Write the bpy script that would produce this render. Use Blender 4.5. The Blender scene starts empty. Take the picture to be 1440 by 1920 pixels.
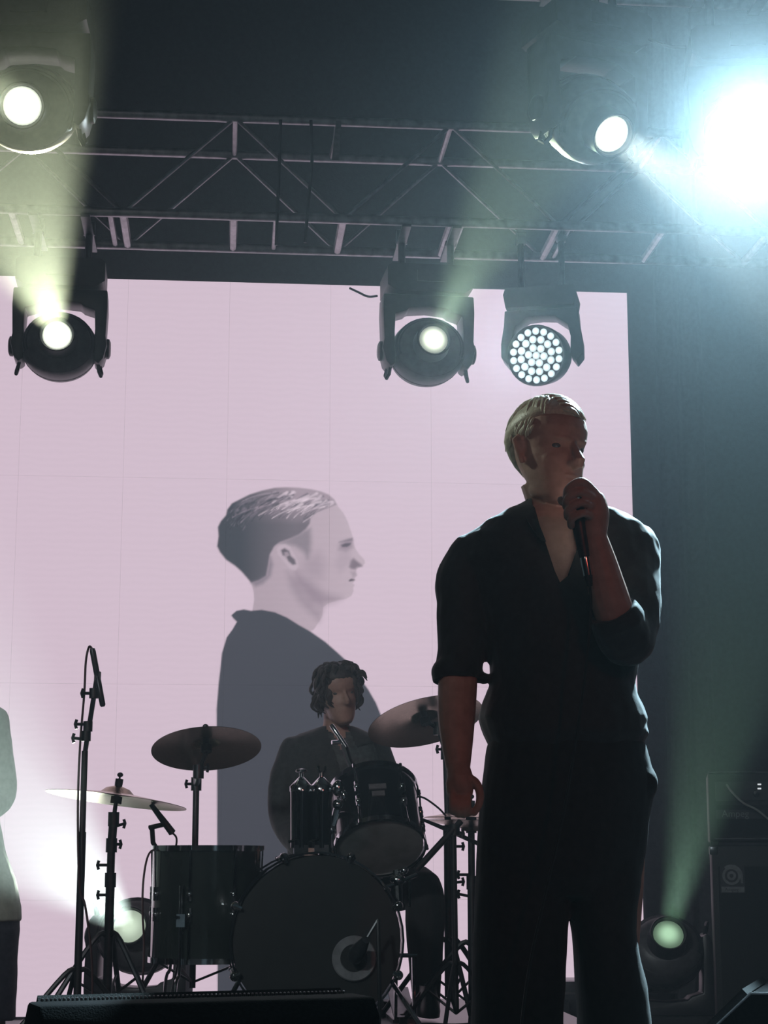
import bpy, bmesh, math, random
import numpy as np
from math import sin, cos, pi, radians, sqrt
from mathutils import Vector, Matrix, noise

random.seed(7)
SC = bpy.context.scene
COL = SC.collection

# ------------------------------------------------------------------ camera
FPX, EYE, PITCH, YAW = 3400.0, 0.72, radians(11), radians(5)
cam_d = bpy.data.cameras.new('camera')
cam_d.sensor_fit = 'HORIZONTAL'; cam_d.sensor_width = 36.0
cam_d.lens = 36.0 * FPX / 1440.0
cam_d.clip_start = 0.05; cam_d.clip_end = 200
cam = bpy.data.objects.new('camera', cam_d); COL.objects.link(cam)
cam.location = (0, 0, EYE)
cam.rotation_euler = (pi / 2 + PITCH, 0, -YAW)
SC.camera = cam

# ------------------------------------------------------------------ world: dark hall filled with thin haze
W = bpy.data.worlds.new('hall_air'); SC.world = W; W.use_nodes = True
nt = W.node_tree; nt.nodes.clear()
wo = nt.nodes.new('ShaderNodeOutputWorld')
bg = nt.nodes.new('ShaderNodeBackground'); bg.inputs['Color'].default_value = (0, 0, 0, 1); bg.inputs['Strength'].default_value = 0.0
vs = nt.nodes.new('ShaderNodeVolumeScatter'); vs.inputs['Color'].default_value = (0.80, 0.92, 1.0, 1)
vs.inputs['Anisotropy'].default_value = 0.35
# the haze hangs over the stage and thins out towards the audience
geo = nt.nodes.new('ShaderNodeNewGeometry'); sep = nt.nodes.new('ShaderNodeSeparateXYZ'); mrv = nt.nodes.new('ShaderNodeMapRange')
mrv.interpolation_type = 'SMOOTHSTEP'
mrv.inputs['From Min'].default_value = 4.2; mrv.inputs['From Max'].default_value = 5.4
mrv.inputs['To Min'].default_value = 0.0012; mrv.inputs['To Max'].default_value = 0.022
nt.links.new(geo.outputs['Position'], sep.inputs[0]); nt.links.new(sep.outputs['Y'], mrv.inputs['Value']); nt.links.new(mrv.outputs[0], vs.inputs['Density'])
nt.links.new(bg.outputs[0], wo.inputs['Surface']); nt.links.new(vs.outputs[0], wo.inputs['Volume'])

def area_light(name, loc, target, size, energy, color):
    d = bpy.data.lights.new(name, 'AREA'); d.energy = energy; d.color = color; d.size = size
    o = bpy.data.objects.new(name, d); COL.objects.link(o); o.location = loc
    o.rotation_euler = (Vector(target) - Vector(loc)).to_track_quat('-Z', 'Y').to_euler()
    return o
def spot_light(name, loc, target, angle, energy, color, soft=0.05, blend=0.35, parent=None):
    d = bpy.data.lights.new(name, 'SPOT'); d.energy = energy; d.color = color
    d.spot_size = radians(angle); d.spot_blend = blend; d.shadow_soft_size = soft
    o = bpy.data.objects.new(name, d); COL.objects.link(o)
    o.rotation_euler = (Vector(target) - Vector(loc)).to_track_quat('-Z', 'Y').to_euler()
    if parent is not None:
        o.parent = parent; o.location = Vector(loc) - Vector(parent.location)
    else:
        o.location = loc
    return o
# outside the picture: an added fill, spots on the front rig over the audience, and the front truss running on to the left
area_light('front_fill_offscreen', (-3.0, -9.0, 6.5), (0.5, 6, 1.0), 5.0, 40, (1.0, 0.92, 0.92))  # large soft area light added as ambient fill from the audience side
spot_light('front_red_spot_offscreen', (2.6, -5.0, 3.6), (0.75, 3.95, 1.35), 12, 130, (1.0, 0.16, 0.12), 0.12)
spot_light('front_white_spot_offscreen', (-4.5, -4.0, 5.5), (0.35, 6.7, 0.75), 14.5, 960, (0.86, 0.97, 1.0), 0.35)
spot_light('truss_spot_left_offscreen', (-2.6, 5.7, 3.8), (0.70, 3.95, 1.70), 4.6, 240, (0.86, 1.0, 0.84), 0.08)

SC.view_settings.view_transform = 'Standard'
SC.view_settings.look = 'None'
SC.view_settings.exposure = 0.0
SC.view_settings.gamma = 1.0
SC.view_settings.use_curve_mapping = False
SC.cycles.max_bounces = 6
SC.cycles.diffuse_bounces = 2
SC.cycles.glossy_bounces = 3
SC.cycles.volume_bounces = 0
SC.cycles.volume_max_steps = 24
SC.cycles.sample_clamp_indirect = 4.0

# ------------------------------------------------------------------ survey helpers: photo measure -> place in the hall
CAMP = np.array([0, 0, EYE])
FW = np.array([sin(YAW) * cos(PITCH), cos(YAW) * cos(PITCH), sin(PITCH)])
RT = np.array([cos(YAW), -sin(YAW), 0.0])
UP = np.cross(RT, FW)
def PY(px, py, Y):
    r = FW + RT * ((px - 720) / FPX) + UP * ((960 - py) / FPX)
    return Vector(CAMP + r * (Y / r[1]))
def to_px(X, Y, Z):
    vx, vy, vz = X - CAMP[0], Y - CAMP[1], Z - CAMP[2]
    d = vx * FW[0] + vy * FW[1] + vz * FW[2]
    a = vx * RT[0] + vy * RT[1] + vz * RT[2]
    b = vx * UP[0] + vy * UP[1] + vz * UP[2]
    return 720 + FPX * a / d, 960 - FPX * b / d

# ------------------------------------------------------------------ materials
def srgb(r, g, b):
    def c(u):
        u /= 255.0
        return u / 12.92 if u <= 0.04045 else ((u + 0.055) / 1.055) ** 2.4
    return (c(r), c(g), c(b))
MATS = {}
def mat(name, col, rough=0.5, metal=0.0, var=0.15, scale=30.0, bump=0.0, sheen=0.0, coat=0.0, sss=0.0, bscale=None):
    m = bpy.data.materials.new(name); m.use_nodes = True
    n = m.node_tree; b = n.nodes['Principled BSDF']
    tc = n.nodes.new('ShaderNodeTexCoord')
    nz = n.nodes.new('ShaderNodeTexNoise'); nz.inputs['Scale'].default_value = scale; nz.inputs['Detail'].default_value = 4
    n.links.new(tc.outputs['Object'], nz.inputs['Vector'])
    rp = n.nodes.new('ShaderNodeValToRGB')
    rp.color_ramp.elements[0].position = 0.3; rp.color_ramp.elements[1].position = 0.7
    rp.color_ramp.elements[0].color = (*[c * (1 - var) for c in col], 1)
    rp.color_ramp.elements[1].color = (*[min(1, c * (1 + var)) for c in col], 1)
    n.links.new(nz.outputs['Fac'], rp.inputs['Fac']); n.links.new(rp.outputs['Color'], b.inputs['Base Color'])
    b.inputs['Roughness'].default_value = rough; b.inputs['Metallic'].default_value = metal
    b.inputs['Sheen Weight'].default_value = sheen; b.inputs['Coat Weight'].default_value = coat
    if sss: b.inputs['Subsurface Weight'].default_value = sss; b.inputs['Subsurface Radius'].default_value = (0.01, 0.004, 0.002)
    if bump:
        n2 = n.nodes.new('ShaderNodeTexNoise'); n2.inputs['Scale'].default_value = bscale or scale * 3; n2.inputs['Detail'].default_value = 3
        n.links.new(tc.outputs['Object'], n2.inputs['Vector'])
        bp = n.nodes.new('ShaderNodeBump'); bp.inputs['Strength'].default_value = bump; bp.inputs['Distance'].default_value = 0.01
        n.links.new(n2.outputs['Fac'], bp.inputs['Height']); n.links.new(bp.outputs['Normal'], b.inputs['Normal'])
    MATS[name] = m
    return m
def glow(name, col, strength):
    m = bpy.data.materials.new(name); m.use_nodes = True
    n = m.node_tree; n.nodes.clear()
    o = n.nodes.new('ShaderNodeOutputMaterial'); e = n.nodes.new('ShaderNodeEmission')
    e.inputs['Color'].default_value = (*col, 1); e.inputs['Strength'].default_value = strength
    n.links.new(e.outputs[0], o.inputs['Surface']); MATS[name] = m
    return m
def lens_glow(name, col, core, rim):
    # a lamp lens: hot in the middle, weaker towards its rim (object-space radius stored in the mesh attribute 'rad')
    m = bpy.data.materials.new(name); m.use_nodes = True
    n = m.node_tree; n.nodes.clear()
    o = n.nodes.new('ShaderNodeOutputMaterial'); e = n.nodes.new('ShaderNodeEmission')
    a = n.nodes.new('ShaderNodeAttribute'); a.attribute_name = 'rad'
    mr = n.nodes.new('ShaderNodeMapRange'); mr.inputs['From Min'].default_value = 0.15; mr.inputs['From Max'].default_value = 1.0
    mr.inputs['To Min'].default_value = core; mr.inputs['To Max'].default_value = rim; mr.interpolation_type = 'SMOOTHSTEP'
    n.links.new(a.outputs['Fac'], mr.inputs['Value']); n.links.new(mr.outputs[0], e.inputs['Strength'])
    e.inputs['Color'].default_value = (*col, 1)
    n.links.new(e.outputs[0], o.inputs['Surface']); MATS[name] = m
    return m

M_floor = mat('stage_floor', (0.018, 0.018, 0.02), 0.38, 0, 0.4, 6, 0.08)
M_riser = mat('riser_deck', (0.02, 0.019, 0.022), 0.32, 0, 0.4, 14, 0.1)
M_drape = mat('black_drape', (0.02, 0.024, 0.028), 0.9, 0, 0.3, 40, 0.2, sheen=0.2)
M_alu = mat('truss_aluminium', (0.36, 0.35, 0.37), 0.38, 0.85, 0.25, 25, 0.05)
M_fix = mat('fixture_black', (0.016, 0.017, 0.02), 0.38, 0, 0.3, 40, 0.04)
M_fixg = mat('fixture_grey_shell', (0.06, 0.057, 0.062), 0.4, 0, 0.25, 40, 0.04)
M_chrome = mat('chrome', (0.72, 0.74, 0.76), 0.12, 1.0, 0.08, 20)
M_steel = mat('dark_steel', (0.10, 0.105, 0.115), 0.3, 0.9, 0.2, 30)
M_blackm = mat('black_metal', (0.012, 0.012, 0.014), 0.4, 0.0, 0.3, 60)
M_rubber = mat('rubber', (0.012, 0.012, 0.012), 0.75, 0, 0.2, 60)
M_bronze = mat('cymbal_bronze', (0.44, 0.35, 0.25), 0.24, 1.0, 0.12, 90, 0.12, bscale=220)
M_bronze3 = M_bronze
M_bronze2 = M_bronze
M_shell = mat('drum_lacquer_black', (0.008, 0.010, 0.013), 0.16, 0, 0.3, 8, coat=0.6)
M_shellg = mat('drum_lacquer_green_black', (0.022, 0.028, 0.025), 0.2, 0, 0.3, 8, coat=0.5)
M_khead = mat('kick_head_black', (0.006, 0.0065, 0.0065), 0.6, 0, 0.3, 20, 0.05)
M_thead = mat('tom_head_clear', (0.25, 0.25, 0.24), 0.25, 0, 0.25, 12, coat=0.5)
M_ring = mat('port_ring_grey', (0.22, 0.22, 0.23), 0.4, 0, 0.2, 30)
M_badge = mat('badge_grey', (0.20, 0.19, 0.20), 0.4, 0.3, 0.2, 60)
M_tolex = mat('amp_tolex', (0.010, 0.010, 0.011), 0.6, 0, 0.4, 150, 0.25, bscale=300)
M_cloth = mat('grille_cloth', (0.011, 0.011, 0.012), 0.85, 0, 0.4, 260, 0.3, bscale=500)
M_panel = mat('amp_panel', (0.03, 0.03, 0.032), 0.35, 0.3, 0.2, 60)
M_logo = mat('amp_badge_grey', (0.14, 0.14, 0.145), 0.4, 0.5, 0.2, 60)
M_cable = mat('black_cable', (0.015, 0.015, 0.015), 0.5, 0, 0.2, 60)
M_cabler = mat('dark_red_cable', (0.05, 0.012, 0.014), 0.5, 0, 0.2, 60)
M_cableg = mat('grey_cable', (0.34, 0.34, 0.32), 0.45, 0, 0.15, 60)
M_mic = mat('mic_grey', (0.05, 0.05, 0.055), 0.35, 0.5, 0.2, 60)
M_skin = mat('skin', (0.46, 0.27, 0.21), 0.5, 0, 0.12, 40, 0.08, sss=0.15, bscale=160)
M_shirt = mat('black_shirt', (0.014, 0.014, 0.016), 0.75, 0, 0.25, 70, 0.1, sheen=0.25, bscale=400)
M_trou = mat('black_trousers', (0.010, 0.009, 0.010), 0.85, 0, 0.25, 60, 0.1, sheen=0.1, bscale=400)
M_hair_bl = mat('blond_hair', (0.55, 0.50, 0.38), 0.38, 0, 0.2, 120, 0.15, bscale=300)
M_hair_br = mat('brown_hair', (0.05, 0.035, 0.028), 0.5, 0, 0.4, 120, 0.2, bscale=300)
M_jacket = mat('charcoal_jacket', (0.04, 0.043, 0.042), 0.8, 0, 0.25, 60, 0.1, sheen=0.2, bscale=400)
M_dshirt = mat('grey_shirt', (0.085, 0.09, 0.09), 0.75, 0, 0.4, 50, 0.1)
M_pale = mat('pale_green_shirt', (0.42, 0.47, 0.42), 0.75, 0, 0.12, 40, 0.1)
M_navy = mat('navy_trousers', (0.035, 0.038, 0.06), 0.8, 0, 0.25, 50, 0.1)
M_shoe = mat('black_leather', (0.010, 0.010, 0.010), 0.4, 0, 0.2, 50)
M_eye = mat('eye', (0.10, 0.09, 0.085), 0.15, 0, 0.1, 30)
M_wood = mat('stick_wood', (0.45, 0.32, 0.18), 0.5, 0, 0.2, 60)
M_wedge = mat('wedge_paint', (0.007, 0.007, 0.008), 0.9, 0, 0.3, 150, 0.2, bscale=300)
M_wedge.node_tree.nodes['Principled BSDF'].inputs['Specular IOR Level'].default_value = 0.08
M_ledoff = mat('led_cabinet', (0.012, 0.012, 0.014), 0.5, 0, 0.2, 60)
M_glass = mat('lens_glass', (0.35, 0.37, 0.37), 0.08, 0.6, 0.2, 60)
G_lamp = lens_glow('lamp_lens_hot', (0.93, 1.0, 0.84), 14.0, 0.7)
G_soft = lens_glow('lamp_lens_soft', (0.90, 1.0, 0.80), 2.6, 0.30)
G_green = lens_glow('lamp_lens_green', (0.62, 1.0, 0.66), 0.75, 0.16)
G_greenw = lens_glow('lamp_lens_pale_green', (0.82, 1.0, 0.78), 0.85, 0.45)
G_blow = lens_glow('lamp_lens_blinding', (0.92, 0.98, 1.0), 120.0, 30.0)
G_cell = lens_glow('wash_cell', (0.80, 0.97, 1.0), 1.5, 0.6)
G_ind = glow('indicator_white', (0.9, 0.95, 1.0), 0.7)

# ------------------------------------------------------------------ mesh builder
class MB:
    def __init__(s): s.v = []; s.f = []; s.rad = None
    def add(s, vs, fs):
        o = len(s.v); s.v += [Vector(p) for p in vs]; s.f += [tuple(i + o for i in q) for q in fs]; return s
    def loft(s, rings, caps=True):
        o = len(s.v); n = len(rings[0])
        for r in rings: s.v += [Vector(p) for p in r]
        for k in range(len(rings) - 1):
            for i in range(n):
                a = o + k * n + i; b = o + k * n + (i + 1) % n
                s.f.append((a, b, b + n, a + n))
        if caps:
            s.f.append(tuple(o + i for i in range(n))[::-1])
            s.f.append(tuple(o + (len(rings) - 1) * n + i for i in range(n)))
        return s
    def tube(s, pts, r, seg=8, caps=True, flat=None):
        pts = [Vector(p) for p in pts]
        rs = r if isinstance(r, (list, tuple)) else [r] * len(pts)
        t0 = (pts[1] - pts[0]).normalized()
        ref = Vector((0, 0, 1)) if abs(t0.z) < 0.9 else Vector((1, 0, 0))
        nrm = t0.cross(ref).normalized(); rings = []
        for i, p in enumerate(pts):
            if i == 0: t = t0
            elif i == len(pts) - 1: t = (pts[i] - pts[i - 1]).normalized()
            else: t = ((pts[i + 1] - pts[i]).normalized() + (pts[i] - pts[i - 1]).normalized()).normalized()
            nrm = (nrm - t * nrm.dot(t)).normalized(); bn = t.cross(nrm)
            rings.append([p + (nrm * cos(2 * pi * k / seg) + bn * sin(2 * pi * k / seg)) * rs[i] for k in range(seg)])
        return s.loft(rings, caps)
    def box(s, c, size, M=None):
        c = Vector(c); x, y, z = [q / 2 for q in size]
        vs = [Vector((a * x, b * y, d * z)) for d in (-1, 1) for a, b in ((-1, -1), (1, -1), (1, 1), (-1, 1))]
        if M is not None: vs = [M @ q for q in vs]
        return s.add([c + q for q in vs], [(3, 2, 1, 0), (4, 5, 6, 7), (0, 1, 5, 4), (1, 2, 6, 5), (2, 3, 7, 6), (3, 0, 4, 7)])
    def lathe(s, prof, o, axis, seg=24, sx=1.0, caps=True, arc=None):
        o = Vector(o); a = Vector(axis).normalized()
        ref = Vector((0, 0, 1)) if abs(a.z) < 0.95 else Vector((0, 1, 0))
        u = a.cross(ref).normalized(); w = u.cross(a)
        if arc is not None:      # open strip between two angles
            rows = [[o + a * t + (u * cos(an) * sx + w * sin(an)) * r for an in np.linspace(arc[0], arc[1], seg)] for t, r in prof]
            return s.add([p for r_ in rows for p in r_], [(j * seg + k, j * seg + k + 1, (j + 1) * seg + k + 1, (j + 1) * seg + k) for j in range(len(prof) - 1) for k in range(seg - 1)])
        rings = [[o + a * t + (u * cos(2 * pi * k / seg) * sx + w * sin(2 * pi * k / seg)) * max(r, 1e-4) for k in range(seg)] for t, r in prof]
        return s.loft(rings, caps)
    def ell(s, c, r, M=None, seg=14, rows=9):
        c = Vector(c); rings = []
        for j in range(rows + 1):
            th = pi * j / rows; rr = max(sin(th), 1e-3)
            ring = [Vector((r[0] * rr * cos(2 * pi * k / seg), r[1] * rr * sin(2 * pi * k / seg), r[2] * -cos(th))) for k in range(seg)]
            if M is not None: ring = [M @ q for q in ring]
            rings.append([c + q for q in ring])
        return s.loft(rings, True)
    def prism(s, poly, o, u, w, depth):
        o, u, w, dv = Vector(o), Vector(u), Vector(w), Vector(depth); n = len(poly)
        a = [o + u * x + w * y for x, y in poly]; b = [p + dv for p in a]
        return s.add(a + b, [tuple(range(n))[::-1], tuple(range(n, 2 * n))] + [(i, (i + 1) % n, n + (i + 1) % n, n + i) for i in range(n)])
    def disc(s, c, axis, r, seg=32, rings=6, dome=0.0):
        c = Vector(c); a = Vector(axis).normalized()
        ref = Vector((0, 0, 1)) if abs(a.z) < 0.95 else Vector((0, 1, 0))
        u = a.cross(ref).normalized(); w = u.cross(a); o = len(s.v)
        if s.rad is None: s.rad = {}
        s.v.append(c + a * dome); s.rad[o] = 0.0
        for j in range(1, rings + 1):
            q = j / rings
            for k in range(seg):
                s.rad[len(s.v)] = q
                s.v.append(c + (u * cos(2 * pi * k / seg) + w * sin(2 * pi * k / seg)) * r * q + a * dome * (1 - q * q))
        for k in range(seg):
            s.f.append((o, o + 1 + k, o + 1 + (k + 1) % seg))
        for j in range(rings - 1):
            for k in range(seg):
                a0 = o + 1 + j * seg + k; b0 = o + 1 + j * seg + (k + 1) % seg
                s.f.append((a0, a0 + seg, b0 + seg, b0))
        return s
    def mesh(s, name, off=(0, 0, 0), inv=None):
        me = bpy.data.meshes.new(name); off = Vector(off)
        me.from_pydata([tuple((inv @ p) if inv is not None else (p - off)) for p in s.v], [], s.f)
        if s.rad is not None:
            at = me.attributes.new('rad', 'FLOAT', 'POINT')
            at.data.foreach_set('value', [s.rad.get(i, 1.0) for i in range(len(s.v))])
        bm = bmesh.new(); bm.from_mesh(me)
        bmesh.ops.recalc_face_normals(bm, faces=bm.faces[:]); bm.to_mesh(me); bm.free()
        return me
    def build(s, name, m, parent=None, smooth=True, angle=40, bevel=0.0):
        root = parent
        while root is not None and root.parent is not None: root = root.parent
        me = s.mesh(name, root.location if root is not None else (0, 0, 0))
        if bevel:
            bm = bmesh.new(); bm.from_mesh(me)
            es = [e for e in bm.edges if len(e.link_faces) == 2 and e.calc_face_angle(0) > 0.6]
            bmesh.ops.bevel(bm, geom=es, offset=bevel, segments=2, affect='EDGES', profile=0.5)
            bm.to_mesh(me); bm.free()
        if smooth:
            for p in me.polygons: p.use_smooth = True
            me.set_sharp_from_angle(angle=radians(angle))
        me.materials.append(m)
        o = bpy.data.objects.new(name, me); COL.objects.link(o); o.parent = parent
        return o

def tag(o, label=None, cat=None, group=None, kind=None):
    if label: o['label'] = label
    if cat: o['category'] = cat
    if group: o['group'] = group
    if kind: o['kind'] = kind
    return o
def thing(name, loc, label, cat, group=None):
    o = bpy.data.objects.new(name, None); COL.objects.link(o); o.location = loc; o.empty_display_size = 0.1
    return tag(o, label, cat, group)
def catmull(pts, n=6):
    pts = [np.array(p, float) for p in pts]
    q = [2 * pts[0] - pts[1]] + pts + [2 * pts[-1] - pts[-2]]; out = []
    for i in range(1, len(q) - 2):
        for k in range(n):
            t = k / n; a, b, c, d = q[i - 1], q[i], q[i + 1], q[i + 2]
            out.append(0.5 * (2 * b + (c - a) * t + (2 * a - 5 * b + 4 * c - d) * t * t + (3 * b - a - 3 * c + d) * t ** 3))
    out.append(pts[-1]); return out

# ================================================================== THE SETTING
b = MB(); b.box((0.3, 4.6, -0.6), (14, 10.4, 1.2)); fl = b.build('floor', M_floor, None, False); tag(fl, kind='structure')
# hall floor in front of the stage
b = MB(); b.box((0.3, -8, -1.25), (30, 14.8, 0.1)); tag(b.build('floor_hall', M_floor, None, False), kind='structure')
# black drape with folds behind the stage
b = MB(); n = 260; rows = []
for zi in range(9):
    z = -0.02 + zi * 0.95; row = []
    for i in range(n + 1):
        x = -6.5 + 13.6 * i / n
        y = 9.55 + 0.03 * sin(x * 5.1 + 0.6 * sin(x * 2.3)) + 0.012 * sin(x * 13 + zi * 0.15)
        row.append((x, y, z))
    rows.append(row)
vs_ = [p for r in rows for p in r]
b.add(vs_, [(j * (n + 1) + i, j * (n + 1) + i + 1, (j + 1) * (n + 1) + i + 1, (j + 1) * (n + 1) + i) for j in range(8) for i in range(n)])
tag(b.build('wall_back', M_drape), kind='structure')
# narrow drape leg beside the screen
b = MB(); n = 60; rows = []
for zi in range(5):
    z = 0.0 + zi * 1.6
    rows += [(2.28 + 0.26 * i / n, 9.28 + 0.03 * sin(i * 0.21), z) for i in range(n + 1)]
b.add(rows, [(j * (n + 1) + i, j * (n + 1) + i + 1, (j + 1) * (n + 1) + i + 1, (j + 1) * (n + 1) + i) for j in range(4) for i in range(n)])
dl = b.build('drape_leg', mat('drape_leg_cloth', (0.03, 0.031, 0.036), 0.9, 0, 0.3, 40, 0.2))
tag(dl, 'narrow black cloth leg hanging beside the right edge of the pink screen', 'drape')

# ------------------------------------------------------------------ LED screen
SY = 9.0
SX1, SZ1, PW, PH = 2.07, 3.672, 0.52, 1.04
def poly_sd(px, py, poly):
    # signed distance (photo pixels), negative inside
    poly = np.array(poly, float); d = np.full(px.shape, 1e9); ins = np.zeros(px.shape, bool)
    for i in range(len(poly)):
        ax, ay = poly[i]; bx, by = poly[(i + 1) % len(poly)]
        ex, ey = bx - ax, by - ay; L = ex * ex + ey * ey + 1e-9
        t = np.clip(((px - ax) * ex + (py - ay) * ey) / L, 0, 1)
        d = np.minimum(d, np.hypot(px - ax - t * ex, py - ay - t * ey))
        c = ((ay > py) != (by > py)) & (px < (bx - ax) * (py - ay) / (by - ay + 1e-12) + ax)
        ins ^= c
    return np.where(ins, -d, d)
def cc(pts): return [(360 + x / 3.6, 880 + y / 3.6) for x, y in pts]
HEADP = cc([(820,1085),(850,1040),(880,990),(885,930),(920,905),(980,885),(1040,875),(1075,855),(1090,825),(1088,800),(1098,780),(1086,768),(1102,750),(1098,735),(1114,715),(1105,690),(1118,668),(1150,655),(1168,632),(1163,612),(1135,580),(1110,548),(1090,505),(1088,480),(1085,455),(1070,410),(1050,350),(1025,300),(990,255),(970,225),(960,205),(920,170),(870,150),(800,135),(720,125),(640,122),(560,125),(470,145),(390,170),(320,205),(270,230),(240,270),(230,310),(195,350),(175,390),(180,450),(170,520),(190,560),(230,610),(290,650),(335,690),(370,730),(400,770),(415,820),(420,880),(410,940),(400,1000),(500,1060),(700,1120)])
HAIRP = cc([(975,238),(960,205),(920,170),(870,150),(800,135),(720,125),(640,122),(560,125),(470,145),(390,170),(320,205),(270,230),(240,270),(230,310),(195,350),(175,390),(180,450),(170,520),(190,560),(230,610),(290,650),(335,690),(370,730),(400,765),(450,750),(500,720),(515,640),(525,575),(555,520),(590,492),(650,470),(720,440),(770,400),(795,365),(800,330),(840,290),(900,265)])
SIDEP = cc([(590,495),(650,465),(760,410),(800,400),(805,480),(800,550),(780,600),(755,560),(700,520),(640,505)])
NAPEP = cc([(400,765),(450,745),(505,715),(518,640),(530,590),(545,640),(530,720),(480,770),(430,790)])
EARP = cc([(570,540),(590,512),(630,505),(665,525),(690,570),(710,610),(718,655),(700,682),(675,680),(640,650),(610,610),(580,575)])
EARIN = cc([(600,545),(625,532),(655,550),(668,585),(695,610),(702,640),(680,645),(650,620),(635,590),(612,580)])
EARHI = cc([(622,560),(645,556),(660,580),(640,590),(628,600)])
JAWP = cc([(700,690),(800,760),(900,840),(1000,870),(960,890),(900,905),(880,930),(800,900),(740,820),(700,760)])
NECKS = cc([(640,690),(720,760),(760,850),(830,930),(880,960),(860,1030),(800,980),(720,900),(660,800)])
EYEP = cc([(1005,512),(1035,498),(1075,495),(1068,512),(1045,525),(1015,525)])
BROWP = cc([(990,492),(1030,478),(1085,462),(1084,482),(1040,488)])
EYESH = cc([(985,545),(1000,490),(1060,470),(1085,480),(1085,530),(1040,560)])
NOSTP = cc([(1060,660),(1070,615),(1090,600),(1140,640),(1150,655),(1115,662),(1100,675),(1075,672)])
MOUTHP = cc([(1055,750),(1075,738),(1100,745),(1090,752),(1065,757)])
SHIRTP = [(360 + x / 3.6, 880 + y / 3.6) for x, y in [(265,985),(300,955),(350,945),(400,955),(470,948),(560,965),(640,1000),(720,1050),(800,1095),(900,1165),(980,1235),(1040,1290)]] + [(668,1262),(690,1292),(705,1318),(714,1340),(722,1400),(730,1520),(735,1900),(408,1900),(407,1600),(407,1450),(406,1330),(410,1280),(413,1255),(416,1225),(425,1195),(436,1180),(444,1166),(437,1159)]
rs_ = random.Random(3)
def Cn(*c): return np.array(srgb(*c))
STROKES = []
# locks combed back from the forehead: (crop x, y) start -> end, shade
for k in range(150):
    u = rs_.random(); x0 = 960 - 690 * u
    top = np.interp(x0, [230, 320, 470, 640, 800, 960], [275, 205, 145, 122, 135, 205])
    y0 = top + rs_.uniform(4, 30) + 110 * rs_.random() * min(1, .35 + u * 2)
    dx, dy = (-rs_.uniform(80, 200), rs_.uniform(40, 120)) if u < .75 else (-rs_.uniform(30, 90), rs_.uniform(50, 130))
    if u < .5: c = rs_.choice([(212, 195, 207), (222, 205, 216), (150, 136, 148), (96, 90, 102), (196, 179, 192), (74, 72, 84)])
    elif u < .75: c = rs_.choice([(160, 146, 158), (110, 103, 114), (60, 62, 72), (52, 54, 64), (188, 171, 184)])
    else: c = rs_.choice([(92, 90, 100), (58, 60, 70), (120, 112, 124), (50, 53, 62)])
    STROKES.append((360 + x0 / 3.6, 880 + y0 / 3.6, 360 + (x0 + dx) / 3.6, 880 + (y0 + dy) / 3.6, rs_.uniform(1.8, 3.2), c))
def screen_color(X, Z):
    px, py = to_px(X, SY, Z)
    base = Cn(207, 187, 202); img = np.ones(px.shape + (3,)) * base
    if px.max() < 390 or px.min() > 760 or py.max() < 890: return img
    def put(poly, col, soft=1.6, op=1.0):
        sd = poly_sd(px, py, poly); a = np.clip(0.5 - sd / (2 * soft), 0, 1); a = (a * a * (3 - 2 * a) * op)[..., None]
        img[...] = img * (1 - a) + (col if isinstance(col, np.ndarray) else Cn(*col)) * a
    # face and neck
    gx = np.clip((px - 470) / 190, 0, 1); gy = np.clip((py - 920) / 260, 0, 1)
    skin = (1 - gx)[..., None] * Cn(172, 155, 167) + gx[..., None] * Cn(186, 168, 180)
    put(HEADP, skin, 1.4)
    put(JAWP, (140, 124, 138), 14, 0.75); put(NECKS, (146, 131, 144), 10, 0.6)
    put(cc([(760,600),(860,560),(900,640),(880,740),(800,740),(740,680)]), (156, 140, 153), 16, 0.6)
    put(EYESH, (140, 125, 138), 6, 0.7); put(NOSTP, (112, 100, 112), 3.5, 0.85)
    put(cc([(1000,560),(1060,560),(1080,600),(1060,640),(1000,700),(960,640)]), (168, 151, 164), 9, 0.6)
    put(cc([(1070,690),(1105,690),(1112,715),(1085,735)]), (150, 134, 147), 4, 0.6)
    put(SIDEP, (124, 116, 126), 8, 0.8)
    # hair
    hx = np.clip((px - 450) / 105, 0, 1); hy = np.clip((985 - py) / 50, 0, 1); li = (hx * (0.35 + 0.65 * hy))[..., None]
    hair = (1 - li) * Cn(66, 70, 78) + li * Cn(160, 144, 156)
    put(HAIRP, hair, 2.4); put(NAPEP, (118, 110, 122), 6, 0.8)
    inh = np.clip(0.5 - poly_sd(px, py, HAIRP) / 4.0, 0, 1)
    for x0, y0, x1, y1, w, c in STROKES:
        ex, ey = x1 - x0, y1 - y0; L = ex * ex + ey * ey + 1e-9
        t = np.clip(((px - x0) * ex + (py - y0) * ey) / L, 0, 1)
        bow = 3.0 * np.sin(pi * t)
        d = np.hypot(px - x0 - t * ex, py - y0 - t * ey + bow)
        a = (np.clip(1.3 - d / (w * (1 - 0.6 * t)), 0, 1) * inh * 0.62)[..., None]
        img[...] = img * (1 - a) + Cn(*c) * a
    put(EARP, (186, 169, 181), 2.0); put(EARIN, (88, 82, 92), 2.6, 0.9); put(EARHI, (165, 149, 161), 1.8, 0.8)
    put(BROWP, (118, 108, 120), 2.5, 0.8); put(EYEP, (84, 78, 90), 2.0, 0.85)
    put(MOUTHP, (74, 66, 78), 1.6, 0.9)
    # dark shirt
    put(SHIRTP, (68, 70, 79), 1.5)
    return img
m = bpy.data.materials.new('led_picture'); m.use_nodes = True; n_ = m.node_tree; n_.nodes.clear()
o_ = n_.nodes.new('ShaderNodeOutputMaterial'); e_ = n_.nodes.new('ShaderNodeEmission')
a_ = n_.nodes.new('ShaderNodeAttribute'); a_.attribute_name = 'picture'
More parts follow.
